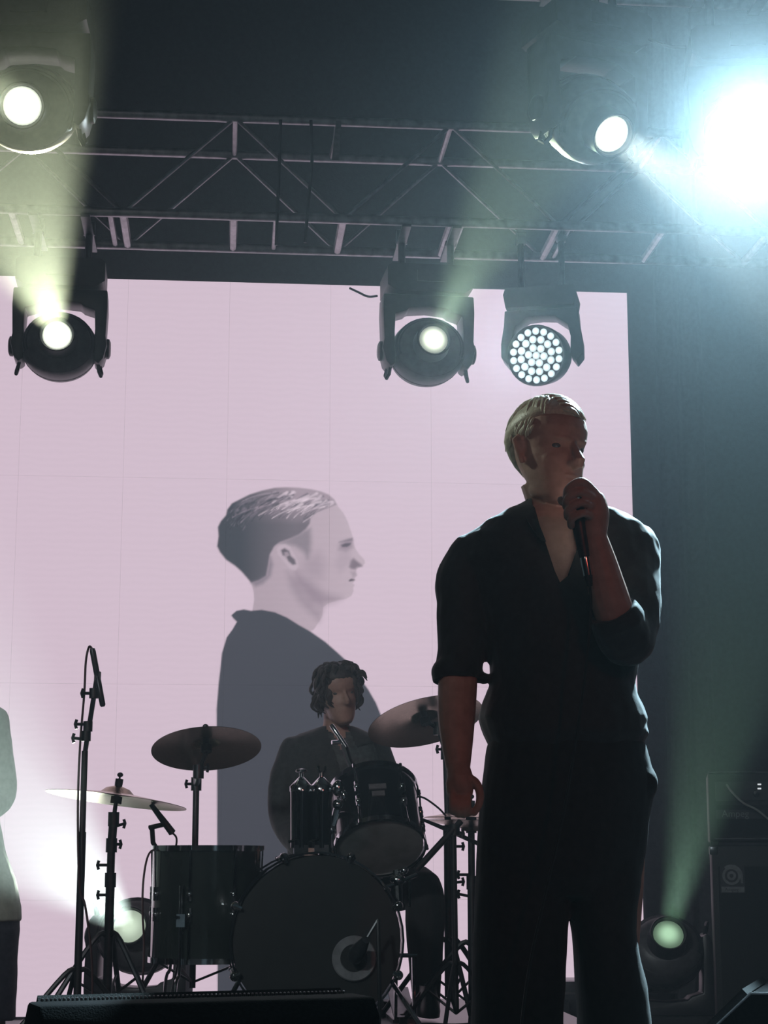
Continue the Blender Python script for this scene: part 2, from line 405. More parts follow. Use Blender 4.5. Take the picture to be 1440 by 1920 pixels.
tcn = n_.nodes.new('ShaderNodeTexCoord'); wv = n_.nodes.new('ShaderNodeTexWave'); wv.wave_type = 'BANDS'; wv.bands_direction = 'Z'
wv.inputs['Scale'].default_value = 9.0; wv.inputs['Distortion'].default_value = 5.0; wv.inputs['Detail'].default_value = 2.0
n_.links.new(tcn.outputs['Object'], wv.inputs['Vector'])
mrn = n_.nodes.new('ShaderNodeMapRange'); mrn.inputs['To Min'].default_value = 1.05; mrn.inputs['To Max'].default_value = 1.072
n_.links.new(wv.outputs['Fac'], mrn.inputs['Value']); n_.links.new(mrn.outputs[0], e_.inputs['Strength'])
n_.links.new(a_.outputs['Color'], e_.inputs['Color']); n_.links.new(e_.outputs[0], o_.inputs['Surface'])
M_led = m
m2 = m.copy(); m2.name = 'led_picture_fine'
try: m2.cycles.emission_sampling = 'NONE'
except Exception: pass
scr = thing('led_screen', (0.5, SY, 0.0), 'large pink video wall showing a grey profile portrait behind the drum kit', 'screen')
bk = MB(); bk.box((SX1 - 2.08 + 0.0, SY + 0.07, SZ1 / 2 + 0.005), (4.19, 0.1, SZ1 + 0.012)); bk.build('frame', M_ledoff, scr, False)
zb = [SZ1, SZ1 - PH, SZ1 - 2 * PH, SZ1 - 3 * PH, 0.012]
for ci in range(8):
    for ri in range(4):
        x1 = SX1 - ci * PW - 0.0002; x0 = x1 - PW + 0.0004; z1 = zb[ri] - 0.0002; z0 = zb[ri + 1] + 0.0002
        p0 = to_px(x0, SY, z0); p1 = to_px(x1, SY, z1)
        fine = not (p1[0] < 385 or p0[0] > 765 or p0[1] < 890)
        h = 0.0052 if fine else 0.13
        nx = max(2, int((x1 - x0) / h)); nz_ = max(2, int((z1 - z0) / h))
        xs = np.linspace(x0, x1, nx + 1); zs = np.linspace(z0, z1, nz_ + 1); XX, ZZ = np.meshgrid(xs, zs)
        colr = screen_color(XX, ZZ).reshape(-1, 3)
        co = np.stack([XX.ravel() - 0.5, np.zeros(XX.size), ZZ.ravel()], 1)
        ii = np.arange(nx)[None, :] + (np.arange(nz_) * (nx + 1))[:, None]
        fs = np.stack([ii, ii + 1, ii + nx + 2, ii + nx + 1], -1).reshape(-1, 4)
        me = bpy.data.meshes.new('led_panel'); me.from_pydata(co.tolist(), [], fs.tolist())
        at = me.attributes.new('picture', 'FLOAT_COLOR', 'POINT')
        at.data.foreach_set('color', np.concatenate([colr, np.ones((len(colr), 1))], 1).astype(np.float32).ravel())
        me.materials.append(m2 if fine else M_led)
        o = bpy.data.objects.new('led_panel', me); COL.objects.link(o); o.parent = scr

# ------------------------------------------------------------------ drum riser
ZR = 0.15
b = MB(); b.box((0.3075, 7.13, ZR - 0.012), (2.085, 1.86, 0.024)); rr = thing('drum_riser', (0.3075, 7.2, 0), 'low black platform carrying the drum kit in front of the screen', 'platform')
b.build('deck', M_riser, rr, False)
for x in (-0.69, 1.30):
    for y in (6.26, 8.0):
        q = MB(); q.box((x, y, (ZR - 0.024) / 2), (0.06, 0.06, ZR - 0.024)); q.build('leg', M_steel, rr, False)
q = MB(); q.box((0.3075, 6.24, 0.07), (2.02, 0.02, 0.11)); q.build('skirt', M_drape, rr, False)

# ------------------------------------------------------------------ trusses
def box_truss(name, label, xs_top, yf, yb, zb_, zt, x0, x1, cross_x, r=0.021):
    t = thing(name, (0.5 * (x0 + x1), 0.5 * (yf + yb), zb_), label, 'truss')
    for y, z in ((yf, zb_), (yf, zt), (yb, zb_), (yb, zt)):
        q = MB(); q.tube([(x0, y, z), (x1, y, z)], r, 10); q.build('chord', M_alu, t)
    h = (xs_top[1] - xs_top[0]) / 2
    for x in xs_top:
        q = MB(); q.tube([(x, yf, zt), (x, yb, zt)], 0.013, 8); q.build('strut', M_alu, t)
        for y in (yf, yb):
            for s in (-1, 1):
                q = MB(); q.tube([(x, y, zt), (x + s * h, y, zb_)], 0.0095, 8); q.build('brace', M_alu, t)
    for x, w in cross_x:
        q = MB(); q.tube([(x, yf, zb_), (x, yb, zb_)], w, 8); q.build('strut', M_alu, t)
    return t
TYF, TYB = 7.45, 7.87
xa = PY(441, 218, TYF).x; xb = PY(845, 230, TYF).x; st = xb - xa
xs = [xa + k * st for k in range(-2, 4)]
cr = []
for k in range(-2, 4):
    cr += [(xa + k * st, 0.018), (xa + (k + 0.5) * st, 0.019)]
cr += [(PY(515, 440, 7.66).x, 0.011), (xa - 0.5 * st - 0.055, 0.014), (xa + st + 0.05, 0.011), (xa + 1.5 * st + 0.05, 0.012)]
box_truss('lighting_truss', 'silver lattice truss spanning above the pink screen', xs, TYF, TYB, 3.462, 3.91, -2.2, 3.6, cr)
DYF, DYB = 5.55, 5.95
ZD = PY(1350, 6, DYB).z
xs2 = [-1.4 + 0.85 * k for k in range(6)]
box_truss('lighting_truss', 'silver truss high above the singer carrying the brightest spotlight', xs2, DYF, DYB, ZD, ZD + 0.42, -2.2, 3.4, [(x, 0.016) for x in xs2])
# fabric sling looped round the rear truss
q = MB(); a0 = PY(633, 226, 7.46); q.tube([a0, a0 + Vector((0.004, 0.2, 0)), a0 + Vector((-0.004, 0.41, -0.01))], 0.012, 6)
q.add([PY(630, 226, 7.43), PY(640, 226, 7.43), PY(636, 300, 7.43), PY(622, 300, 7.43), PY(630, 226, 7.45), PY(640, 226, 7.45), PY(636, 300, 7.45), PY(622, 300, 7.45)],
      [(0, 1, 2, 3), (7, 6, 5, 4), (0, 4, 5, 1), (1, 5, 6, 2), (2, 6, 7, 3), (3, 7, 4, 0)])
tag(q.build('truss_sling', M_badge), 'short grey strap looped round the rear truss', 'strap')
# hanging cables from the rear truss
for pxs in ([(583, 226), (585, 300), (578, 380), (572, 455)], [(526, 225), (524, 300), (520, 400), (518, 460)]):
    q = MB(); q.tube(catmull([PY(x, y, 7.40) for x, y in pxs], 5), 0.008, 6)
    tag(q.build('power_cable', M_cable), 'black cable dropping down the rear truss ' + ('close to the grey strap' if pxs[0][0] > 550 else 'between the strap and the steep braces'), 'cable', 'cables down the rear truss')

# ------------------------------------------------------------------ moving heads
def moving_head(top, aim, label, lens_mat, beam=None, s=-1, group=None, sc=1.0, name='moving_head_light', truss_z=None, pan_gain=1.0, bar=(7.45, 7.87, 7.66)):
    """top: point where the base meets its support; s=-1 hangs, +1 stands."""
    top = Vector(top)
    t = thing(name, top, label, 'stage light', group)
    hc = top + Vector((0, 0, s * 0.37 * sc))
    a = (Vector(aim) - hc).normalized()
    pan = math.atan2(a.x, -a.y) * pan_gain
    X = Vector((cos(pan), sin(pan), 0)); Yv = Vector((-sin(pan), cos(pan), 0))
    def Q(x, y, z): return top + (X * x + Yv * y + Vector((0, 0, s * z))) * sc
    # control base
    q = MB(); pf = [(-0.19, 0.015), (-0.17, 0), (0.17, 0), (0.19, 0.015), (0.19, 0.10), (0.15, 0.125), (-0.15, 0.125), (-0.19, 0.10)]
    q.add([Q(x, y, z) for y in (-0.12, 0.12) for x, z in pf], [tuple(range(8)), tuple(range(8, 16))] + [(i, (i + 1) % 8, 8 + (i + 1) % 8, 8 + i) for i in range(8)])
    base = q.build('base', M_fix, t)
    q = MB(); q.add([Q(x, -0.121, z) for x, z in ((-0.06, 0.03), (0.06, 0.03), (0.06, 0.08), (-0.06, 0.08))] + [Q(x, -0.126, z) for x, z in ((-0.06, 0.03), (0.06, 0.03), (0.06, 0.08), (-0.06, 0.08))],
                    [(0, 1, 2, 3), (4, 5, 6, 7), (0, 1, 5, 4), (1, 2, 6, 5), (2, 3, 7, 6), (3, 0, 4, 7)]); q.build('display', M_panel, base, False)
    if truss_z is not None:
        for x in (-0.11, 0.11):
            q = MB(); p = Q(x, 0, 0); q.tube([p, Vector((p.x, p.y, truss_z))], 0.016, 8); q.tube([Vector((p.x - 0.025, p.y, truss_z)), Vector((p.x + 0.025, p.y, truss_z))], 0.034, 12)
            q.build('clamp', M_steel, t)
        for x in (-0.11, 0.11):
            p = Q(x, 0, 0); q = MB(); q.box((p.x, bar[2], truss_z - 0.026), (0.04, bar[1] - bar[0] + 0.04, 0.012)); q.build('rigging_bar', M_steel, t, False)
    # yoke: arch with two arms (outline extruded front to back)
    out = [(-0.2, 0.125), (0.2, 0.125), (0.203, 0.2), (0.198, 0.33), (0.205, 0.37), (0.19, 0.43), (0.17, 0.455), (0.15, 0.44), (0.15, 0.36), (0.152, 0.30), (0.148, 0.215), (0.10, 0.20), (0.085, 0.186),
           (0.0, 0.178), (-0.085, 0.186), (-0.10, 0.20), (-0.148, 0.215), (-0.152, 0.30), (-0.15, 0.36), (-0.15, 0.44), (-0.17, 0.455), (-0.19, 0.43), (-0.205, 0.37), (-0.198, 0.33), (-0.203, 0.2)]
    n = len(out); q = MB()
    vv = [Q(x, y, z) for y in (-0.07, 0.07) for x, z in out]
    # split into quads strips to stay non-self-overlapping: left arm, right arm, top
    q.add(vv, [tuple(range(0, 7)) + tuple(range(7, n)), tuple(range(n, 2 * n))] + [(i, (i + 1) % n, n + (i + 1) % n, n + i) for i in range(n)])
    bmx = q.build('yoke', M_fix, t, True, 30, bevel=0.006 * sc)
    for sx in (-1, 1):   # small carrying loops under the arms
        q = MB(); q.tube([Q(sx * 0.172, 0.02, 0.44), Q(sx * 0.182, 0.02, 0.475), Q(sx * 0.180, -0.01, 0.495), Q(sx * 0.172, -0.03, 0.48), Q(sx * 0.166, -0.03, 0.44)], 0.0085 * sc, 6); q.build('handle', M_fix, bmx)
        q = MB(); q.lathe([(0, 0.045), (0.012, 0.043), (0.018, 0.03), (0.019, 0.0)], Q(sx * 0.2, 0, 0.37), X * sx, 18); q.build('arm_cap', M_fix, bmx)
    # head
    c = hc; k = sc
    q = MB(); q.lathe([(-0.175 * k, 0.0), (-0.172 * k, 0.06 * k), (-0.14 * k, 0.105 * k), (-0.06 * k, 0.135 * k), (0.03 * k, 0.143 * k), (0.075 * k, 0.136 * k), (0.10 * k, 0.115 * k), (0.112 * k, 0.084 * k), (0.112 * k, 0.0)], c, a, 32, sx=1.13)
    hd = q.build('head', M_fixg, t, True, 35)
    q = MB(); lo = (pi + 0.35, 2 * pi - 0.35) if True else None
    q.lathe([(-0.10 * k, 0.125 * k), (-0.06 * k, 0.139 * k), (0.03 * k, 0.147 * k), (0.077 * k, 0.140 * k), (0.103 * k, 0.118 * k), (0.116 * k, 0.088 * k)], c, a, 20, sx=1.13, arc=lo)
    q.build('lower_cover', M_fixg, hd, True, 50)
    q = MB(); q.lathe([(0.09 * k, 0.082 * k), (0.15 * k, 0.078 * k), (0.196 * k, 0.076 * k), (0.20 * k, 0.072 * k), (0.196 * k, 0.067 * k), (0.168 * k, 0.064 * k), (0.166 * k, 0.0)], c, a, 28)
    q.build('lens_barrel', M_fix, hd)
    for i, (r0, z0) in enumerate(((0.120, 0.088), (0.131, 0.078))):
        q = MB(); ring = [(z0 * k, r0 * k), ((z0 + 0.006) * k, (r0 + 0.004) * k), ((z0 + 0.010) * k, (r0 - 0.004) * k)]; q.lathe(ring, c, a, 32, sx=1.13, caps=False); q.build('trim_ring', M_fix, hd)
    q = MB(); q.disc(c + a * 0.178 * k, a, 0.062 * k, 28, 6, 0.012 * k); q.build('lens', lens_mat, hd)
    # cooling vents on the back half of the head
    side = X.cross(a).normalized()
    for j in range(4):
        q = MB(); cc_ = c + a * (-0.12 + 0.03 * j) * k; rr_ = [0.117, 0.128, 0.137, 0.142][j] * k
        q.lathe([(0, rr_), (0.008 * k, rr_ + 0.003 * k), (0.016 * k, rr_)], cc_, a, 32, sx=1.13, caps=False); q.build('cooling_fin', M_fix, hd)
    if beam:
        p = c + a * 0.215 * k
        for (ang, en, colr, off) in beam:
            tgt = p + a * 5 + X * off[0] + Vector((0, 0, off[1]))
            spot_light('lamp_beam', p, tgt, ang, en, colr, 0.045, 0.25, t)
    return t

def top_from_head(px, py, Y, s=-1, sc=1.0):
    p = PY(px, py, Y); return p - Vector((0, 0, s * 0.37 * sc))
def aim_from(px, py, Y, dx, dy):
    ray = Vector(FW + RT * ((px - 720) / FPX) + UP * ((960 - py) / FPX)).normalized()
    k = sqrt(max(0.05, 1 - dx * dx - dy * dy)); return PY(px, py, Y) + (ray * -k + Vector(RT) * dx - Vector(UP) * dy) * 5.0
GW = (1.0, 0.98, 0.60)
# upstage pair
moving_head(top_from_head(112, 652, 7.66), (-0.55, 0.0, 3.05), 'black moving head hanging beside the screen edge, its lens burning white above pale beams', G_lamp, [(18, 2700, GW, (-0.2, 0.0)), (7, 1500, GW, (0.3, 0.1)), (5, 800, GW, (-0.9, -0.3))], truss_z=3.462)
moving_head(top_from_head(800, 662, 7.66), (1.30, 0.0, 3.3), 'black moving head with half-lit lens hanging next to the round lamp of many cells', G_soft, [(13, 800, (0.78, 1.0, 0.62), (0, 0))], truss_z=3.462)
# downstage trio
DY = 5.75
moving_head(top_from_head(57, 205, DY), (-0.9, 0.0, 1.1), 'black moving head with dazzling round lens on the front truss above the pale beams', G_lamp, [(14, 500, GW, (0, 0))], truss_z=ZD, bar=(DYF, DYB, 0.5 * (DYF + DYB)))
moving_head(top_from_head(1103, 222, DY), aim_from(1103, 222, DY, 0.44, 0.30), 'black moving head turned aside, lens glowing, beside the blinding spotlight', G_lamp, [(22, 1200, (1.0, 1.0, 0.86), (0, 0))], truss_z=ZD, bar=(DYF, DYB, 0.5 * (DYF + DYB)))
moving_head(top_from_head(1400, 262, DY), (0.85, 0.0, 0.8), 'blinding white spotlight on the front truss, washed out by its own glare', G_blow, [(100, 2100, (0.58, 0.87, 1.0), (0, 0))], truss_z=ZD, bar=(DYF, DYB, 0.5 * (DYF + DYB)))
# floor pair behind the band
moving_head(top_from_head(262, 1756, 8.45, 1, 1.15), (-1.6, 2.0, 2.1), 'moving head standing on the floor behind the drums, pale green lens aimed left', G_greenw, [(19, 2500, (0.86, 1.0, 0.84), (0, 0))], s=1, sc=1.15)
moving_head(top_from_head(1245, 1788, 8.0, 1, 1.05), (1.2, 1.5, 3.75), 'moving head standing beside the bass amplifier with a green glowing lens', G_green, [(12, 520, (0.60, 1.0, 0.62), (0, 0))], s=1, sc=1.05)

# round wash light with many cells
def wash_light(top, aim, label):
    top = Vector(top); t = thing('led_wash_light', top, label, 'stage light')
    hc = top + Vector((0, 0, -0.29)); a = (Vector(aim) - hc).normalized(); pan = math.atan2(a.x, -a.y) * 0.55
    X = Vector((cos(pan), sin(pan), 0)); Yv = Vector((-sin(pan), cos(pan), 0))
    def Q(x, y, z): return top + X * x + Yv * y + Vector((0, 0, -z))
    q = MB(); pf = [(-0.15, 0.0), (0.15, 0.0), (0.16, 0.03), (0.15, 0.09), (-0.15, 0.09), (-0.16, 0.03)]
    q.add([Q(x, y, z) for y in (-0.1, 0.1) for x, z in pf], [tuple(range(6)), tuple(range(6, 12))] + [(i, (i + 1) % 6, 6 + (i + 1) % 6, 6 + i) for i in range(6)]); q.build('base', M_fix, t)
    for x in (-0.09, 0.09):
        q = MB(); p = Q(x, 0, 0); q.tube([p, Vector((p.x, p.y, 3.462))], 0.014, 8); q.tube([Vector((p.x - 0.02, p.y, 3.462)), Vector((p.x + 0.02, p.y, 3.462))], 0.032, 12); q.build('clamp', M_steel, t)
    out = [(-0.16, 0.09), (0.16, 0.09), (0.165, 0.16), (0.178, 0.24), (0.178, 0.30), (0.15, 0.335), (0.125, 0.30), (0.128, 0.22), (0.115, 0.165), (0.06, 0.125), (0.0, 0.12), (-0.06, 0.125), (-0.115, 0.165), (-0.128, 0.22), (-0.125, 0.30), (-0.15, 0.335), (-0.178, 0.30), (-0.178, 0.24), (-0.165, 0.16)]
    n = len(out); q = MB(); q.add([Q(x, y, z) for y in (-0.055, 0.055) for x, z in out], [tuple(range(n)), tuple(range(n, 2 * n))] + [(i, (i + 1) % n, n + (i + 1) % n, n + i) for i in range(n)])
    q.build('yoke', M_fix, t, True, 30, bevel=0.005)
    q = MB(); q.lathe([(-0.13, 0.0), (-0.128, 0.07), (-0.10, 0.10), (-0.03, 0.122), (0.055, 0.132), (0.09, 0.134), (0.098, 0.130), (0.090, 0.122), (0.086, 0.0)], hc, a, 36); hd = q.build('head', M_fix, t, True, 35)
    ref = Vector((0, 0, 1)); u = a.cross(ref).normalized(); w = u.cross(a)
    pts = [(0, 0)]
    for ring, cnt in ((1, 6), (2, 12), (3, 18)):
        for k in range(cnt):
            an = 2 * pi * k / cnt + ring * 0.2; pts.append((ring * 0.0355 * cos(an), ring * 0.0355 * sin(an)))
    for (x, y) in pts:
        q = MB(); q.disc(hc + a * 0.0885 + u * x + w * y, a, 0.0177, 12, 4, 0.008); q.build('lens_cell', G_cell, hd)
    spot_light('wash_beam', hc + a * 0.12, hc + a * 5, 70, 150, (0.80, 0.95, 1.0), 0.1, 0.6, t)
    return t
p = PY(1018, 668, 7.6)
wash_light(p + Vector((0, 0, 0.29)), (-3.0, 0.0, 1.0), 'round black wash light with a honeycomb of bright cells hanging over the singer')

# safety cables by the lamps
for lab, pts, Y in (('thin black safety cable sagging beside the moving head with half-lit lens', [(655, 540), (672, 548), (690, 556), (708, 555)], 7.55),
                    ('black cable looping between the glowing moving head and the blinding spotlight', [(1215, 72), (1240, 82), (1262, 88), (1285, 88)], 5.7)):
    q = MB(); q.tube(catmull([PY(x, y, Y) for x, y in pts], 5), 0.005, 6); tag(q.build('safety_cable', M_cable), lab, 'cable')

# ================================================================== DRUM KIT
def hoop(mb, c, axis, r, w=0.02, th=0.006):
    mb.lathe([(-w / 2, r), (-w / 2, r + th), (w / 2, r + th), (w / 2, r)], c, axis, 40, caps=False)
    mb.lathe([(w / 2, r), (-w / 2, r)], c, axis, 40, caps=False)
def basis(axis):
    a = Vector(axis).normalized(); ref = Vector((0, 0, 1)) if abs(a.z) < 0.95 else Vector((0, 1, 0))
    u = a.cross(ref).normalized(); return a, u, u.cross(a)
def drum(name, label, c0, c1, r, nl, mshell, mtop, mbot, lug_len, hoopw=0.018, phase=0.0, loc=None, hoop_mat=None):
    """c0 bottom/back head centre, c1 top/front head centre."""
    c0, c1 = Vector(c0), Vector(c1); a, u, w = basis(c1 - c0); L = (c1 - c0).length
    t = thing(name, loc if loc is not None else c0, label, 'drum')
    q = MB(); q.lathe([(0, r), (L, r)], c0, a, 48, caps=False); q.lathe([(L, r - 0.008), (0, r - 0.008)], c0, a, 48, caps=False); sh = q.build('shell', mshell, t)
    for cc_, m_, nm, sgn in ((c1, mtop, 'batter_head', 1), (c0, mbot, 'resonant_head', -1)):
        q = MB(); q.lathe([(0.004 * sgn, r - 0.002), (0.006 * sgn, r * 0.9), (0.006 * sgn, r * 0.4), (0.006 * sgn, 0.0)], cc_, a, 48, caps=False); q.build(nm, m_, t)
        q = MB(); hoop(q, cc_ + a * 0.002 * sgn, a, r + 0.003, hoopw, 0.007); q.build('hoop', hoop_mat or M_chrome, t)
    for k in range(nl):
        an = phase + 2 * pi * k / nl; d = u * cos(an) + w * sin(an)
        for base_c, sg in ((c1, -1), (c0, 1)):
            p = base_c + d * (r + 0.008)
            q = MB(); q.tube([p + a * sg * (L * 0.5 - lug_len), p + a * sg * (L * 0.5 - lug_len * 0.2)], 0.0085, 8)
            q.ell(p + a * sg * (L * 0.5 - lug_len * 0.6) - d * 0.002, (0.012, 0.012, 0.014), None, 10, 6); lg = q.build('lug', M_chrome, t)
            q = MB(); q.tube([p + a * sg * (L * 0.5 - lug_len * 0.6), p + d * 0.006 - a * sg * 0.006], 0.0036, 6); q.tube([p + d * 0.004 - a * sg * 0.012, p + d * 0.004 + a * sg * 0.004], 0.007, 8); q.build('tension_rod', M_chrome, lg)
    return t, a, u, w

# bass drum
KY = 6.32; kc = PY(594, 1764, KY); KR = 0.288
kdir = Vector((0.03, -1, 0.0)).normalized()
k0 = kc - kdir * 0.42
t, a, u, w = drum('bass_drum', 'black bass drum with a round port ring on its front head', k0, kc, KR, 8, M_shell, M_khead, M_khead, 0.07, 0.035, pi / 8, (kc.x, kc.y + 0.2, ZR), M_shell)
pc = PY(664, 1797, KY - 0.012)
q = MB(); q.lathe([(0.002, 0.044), (0.007, 0.048), (0.007, 0.072), (0.002, 0.076)], pc + kdir * 0.0, kdir, 40, caps=False); tag(q.build('port_ring', M_ring, t), 'pale grey ring round the sound hole')
q = MB(); q.lathe([(0.003, 0.046), (0.003, 0.0)], pc, kdir, 32, caps=False); q.build('sound_hole', M_rubber, t)
for k in range(8):      # claws gripping the hoop
    an = pi / 8 + 2 * pi * k / 8; d = u * cos(an) + w * sin(an)
    q = MB(); p = kc + d * (KR + 0.012); q.ell(p + kdir * 0.014, (0.017, 0.014, 0.017)); q.tube([p + kdir * 0.02 - d * 0.02, p + kdir * 0.024 + d * 0.006, p - kdir * 0.03 + d * 0.01], 0.008, 6); q.build('claw', M_chrome, t)
for sx in (-1, 1):      # spurs
    q = MB(); p0 = kc - kdir * 0.08 + Vector((sx * 0.25, 0, -0.12)); p1 = Vector((kc.x + sx * 0.36, kc.y - 0.16, ZR + 0.012)); q.tube([p0, p1], 0.0085, 8); q.ell(p1, (0.014, 0.014, 0.014)); q.build('spur', M_chrome, t)
# tom post on the shell
q = MB(); q.tube([PY(612, 1640, 6.55), PY(615, 1568, 6.55)], 0.018, 10); q.box(PY(612, 1612, 6.55), (0.09, 0.06, 0.02)); q.build('tom_post', M_chrome, t)

# floor tom
FTY = 6.78; ft = PY(388, 1592, FTY); fb = PY(388, 1797, FTY); fb.x = ft.x
t, a, u, w = drum('floor_tom', 'tall dark green-black floor tom standing on thin legs beside the bass drum', fb, ft, 0.197, 8, M_shellg, M_thead, M_thead, 0.06, 0.02, 0.28, (ft.x, FTY, ZR))
for an in (0.1, 2.2, 4.3):
    d = Vector((cos(an), sin(an), 0)); p = Vector((ft.x, FTY, 0)) + d * 0.215
    q = MB(); q.tube(catmull([(p.x, p.y, fb.z + 0.26), (p.x, p.y, fb.z - 0.02), (p.x + d.x * 0.03, p.y + d.y * 0.03, fb.z - 0.08), (p.x + d.x * 0.04, p.y + d.y * 0.04, ZR + 0.01)], 4), 0.0065, 8); lg = q.build('leg', M_chrome, t)
    q = MB(); q.lathe([(-0.01, 0.0), (-0.01, 0.014), (0.018, 0.012), (0.02, 0.0)], (p.x + d.x * 0.04, p.y + d.y * 0.04, ZR + 0.011), (0, 0, 1), 10); q.build('rubber_foot', M_rubber, lg)
    q = MB(); q.box((p.x, p.y, fb.z + 0.14), (0.03, 0.03, 0.045)); q.tube([(p.x, p.y, fb.z + 0.15), (p.x + d.x * 0.035, p.y + d.y * 0.035, fb.z + 0.15)], 0.006, 6); q.build('leg_bracket', M_chrome, t)

# rack tom tilted to the drummer: its lower head faces out
tb = PY(712, 1588, 6.58); tdir = Vector((-0.04, 0.62, 0.78)).normalized(); tt = tb + tdir * 0.25
t, a, u, w = drum('rack_tom', 'black tom tipped back over the bass drum, its clear lower head showing', tb, tt, 0.158, 6, M_shell, M_thead, M_thead, 0.055, 0.02, 0.02, tb)
fr = (Vector((0, -1, 0)) - tdir * Vector((0, -1, 0)).dot(tdir)).normalized(); sd = tdir.cross(fr)
for dz, ww, hh in ((0.145, 0.062, 0.022), (0.112, 0.046, 0.022)):
    q = MB(); Mx = Matrix((sd, fr, tdir)).transposed(); q.box(tb + tdir * dz + fr * 0.160, (ww, 0.006, hh), Mx); q.build('badge', M_badge, t)
q = MB(); pm = tb + tdir * 0.13 - sd * 0.0; side_l = Vector((-1, 0, 0))
q.tube([tb + tdir * 0.12 + Vector((-0.155, -0.02, 0)), PY(636, 1500, 6.5), PY(618, 1570, 6.52)], 0.013, 8); q.ell(PY(634, 1478, 6.48), (0.022, 0.02, 0.03)); q.ell(PY(634, 1508, 6.48), (0.02, 0.02, 0.02)); q.ell(PY(622, 1556, 6.5), (0.016, 0.016, 0.016)); q.ell(PY(645, 1492, 6.47), (0.012, 0.012, 0.02)); q.build('mount', M_chrome, t)
# second mount hardware below the tom
q = MB(); q.tube([PY(745, 1632, 6.45), PY(748, 1700, 6.42)], 0.015, 8); q.ell(PY(746, 1650, 6.43), (0.028, 0.022, 0.02)); q.ell(PY(722, 1668, 6.42), (0.02, 0.018, 0.012)); q.ell(PY(758, 1632, 6.43), (0.014, 0.014, 0.014)); q.tube([PY(715, 1668, 6.42), PY(782, 1640, 6.44)], 0.008, 8); q.tube([PY(768, 1650, 6.44), PY(768, 1700, 6.44)], 0.006, 8)
q.build('tom_bracket', M_chrome, t)

# two slim tube drums
for i, (px, top, lab) in enumerate(((565, 1441, 'slim dark tube drum with a mushroom knob on its conical cap, outermost of two'), (603, 1441, 'slim dark tube drum with a forked wing knob, next to the tipped tom'))):
    Yt = 6.5; p1 = PY(px, 1478, Yt); p0 = PY(px, 1590, Yt); p0.x = p1.x
    t = thing('tube_drum', p0, lab, 'drum', 'slim tube drums over the bass drum')
    q = MB(); q.lathe([(0, 0.036), (0.17, 0.038), (0.205, 0.039)], p0, (0, 0, 1), 24); q.build('tube', M_shell, t)
    q = MB(); H = p1.z - p0.z; q.lathe([(H - 0.012, 0.041), (H + 0.006, 0.041), (H + 0.012, 0.036), (H + 0.035, 0.014), (H + 0.04, 0.008), (H + 0.055, 0.007)], p0, (0, 0, 1), 24); q.build('cap', M_chrome, t)
    q = MB()
    if i == 0: q.lathe([(H + 0.052, 0.008), (H + 0.058, 0.021), (H + 0.066, 0.019), (H + 0.071, 0.0)], p0, (0, 0, 1), 18)
    else:
        for sx in (-1, 1): q.tube([p0 + Vector((0, 0, H + 0.05)), p0 + Vector((sx * 0.012, 0, H + 0.062)), p0 + Vector((sx * 0.013, 0, H + 0.078))], 0.005, 6)
    q.build('knob', M_chrome, t)
    q = MB(); q.tube([p0 + Vector((-0.012, -0.041, 0.02)), p0 + Vector((-0.012, -0.041, H - 0.005))], 0.0042, 6); q.build('tension_rod', M_chrome, t)
    q = MB(); q.box(p0 + Vector((0, -0.01, -0.005)), (0.05, 0.05, 0.03)); q.tube([p0 + Vector((-0.03, -0.03, 0.0)), p0 + Vector((-0.03, -0.035, 0.03))], 0.006, 6); q.tube([p0 + Vector((-0.045, -0.04, 0.02)), p0 + Vector((-0.01, -0.045, 0.03))], 0.005, 6)
    q.tube([p0, PY(px, 1632, 6.55)], 0.011, 8); q.build('mount', M_chrome, t)

# ---- stands
def leg_set(t, hub, foot_z, spread, angs, m=M_steel, r=0.010, rise=0.0):
    for an in angs:
        d = Vector((cos(an), sin(an), 0)); ft_ = Vector((hub.x, hub.y, foot_z + 0.012)) + d * spread
        q = MB(); mid = hub + d * spread * 0.22 + Vector((0, 0, -0.015))
        q.tube(catmull([hub, mid, ft_], 5), r, 8); lg = q.build('leg', m, t)
        q = MB(); q.lathe([(-0.012, 0.0), (-0.012, 0.016), (0.016, 0.014), (0.018, 0.0)], ft_, (0, 0, 1), 10); q.build('rubber_foot', M_rubber, lg)
        q = MB(); q.tube([Vector((hub.x, hub.y, max(foot_z + 0.05, hub.z - 0.22))), hub + d * spread * 0.55 + Vector((0, 0, (foot_z - hub.z) * 0.42))], 0.005, 6); q.build('leg_brace', m, t)
def wing(t, p, d=(1, 0, 0), m=M_steel):
    d = Vector(d).normalized(); q = MB(); q.tube([p, p + d * 0.035], 0.006, 6)
    q.tube([p + d * 0.035 + Vector((0, 0, -0.016)), p + d * 0.04, p + d * 0.035 + Vector((0, 0, 0.016))], 0.006, 6); q.build('wing_nut', m, t)
def collar(t, p, m=M_steel, r=0.019, h=0.05):
    q = MB(); q.lathe([(-h / 2, 0.0), (-h / 2, r), (h / 2, r), (h / 2, 0.0)], p, (0, 0, 1), 14); q.build('collar', m, t)
def cymbal_stand(label, pts, hub, foot_z, spread, angs, radii, wings, m=M_steel, name='cymbal_stand'):
    pts = [Vector(p) for p in pts]; hub = Vector(hub)
    t = thing(name, (hub.x, hub.y, foot_z), label, 'stand')
    for i in range(len(pts) - 1):
        q = MB(); q.tube([pts[i], pts[i + 1]], radii[i], 10); q.build('tube', m, t)
    for p in pts[1:-1]: collar(t, p, m, 0.020)
    for p, d in wings: wing(t, Vector(p), d, m)
    leg_set(t, hub, foot_z, spread, angs, m)
    return t
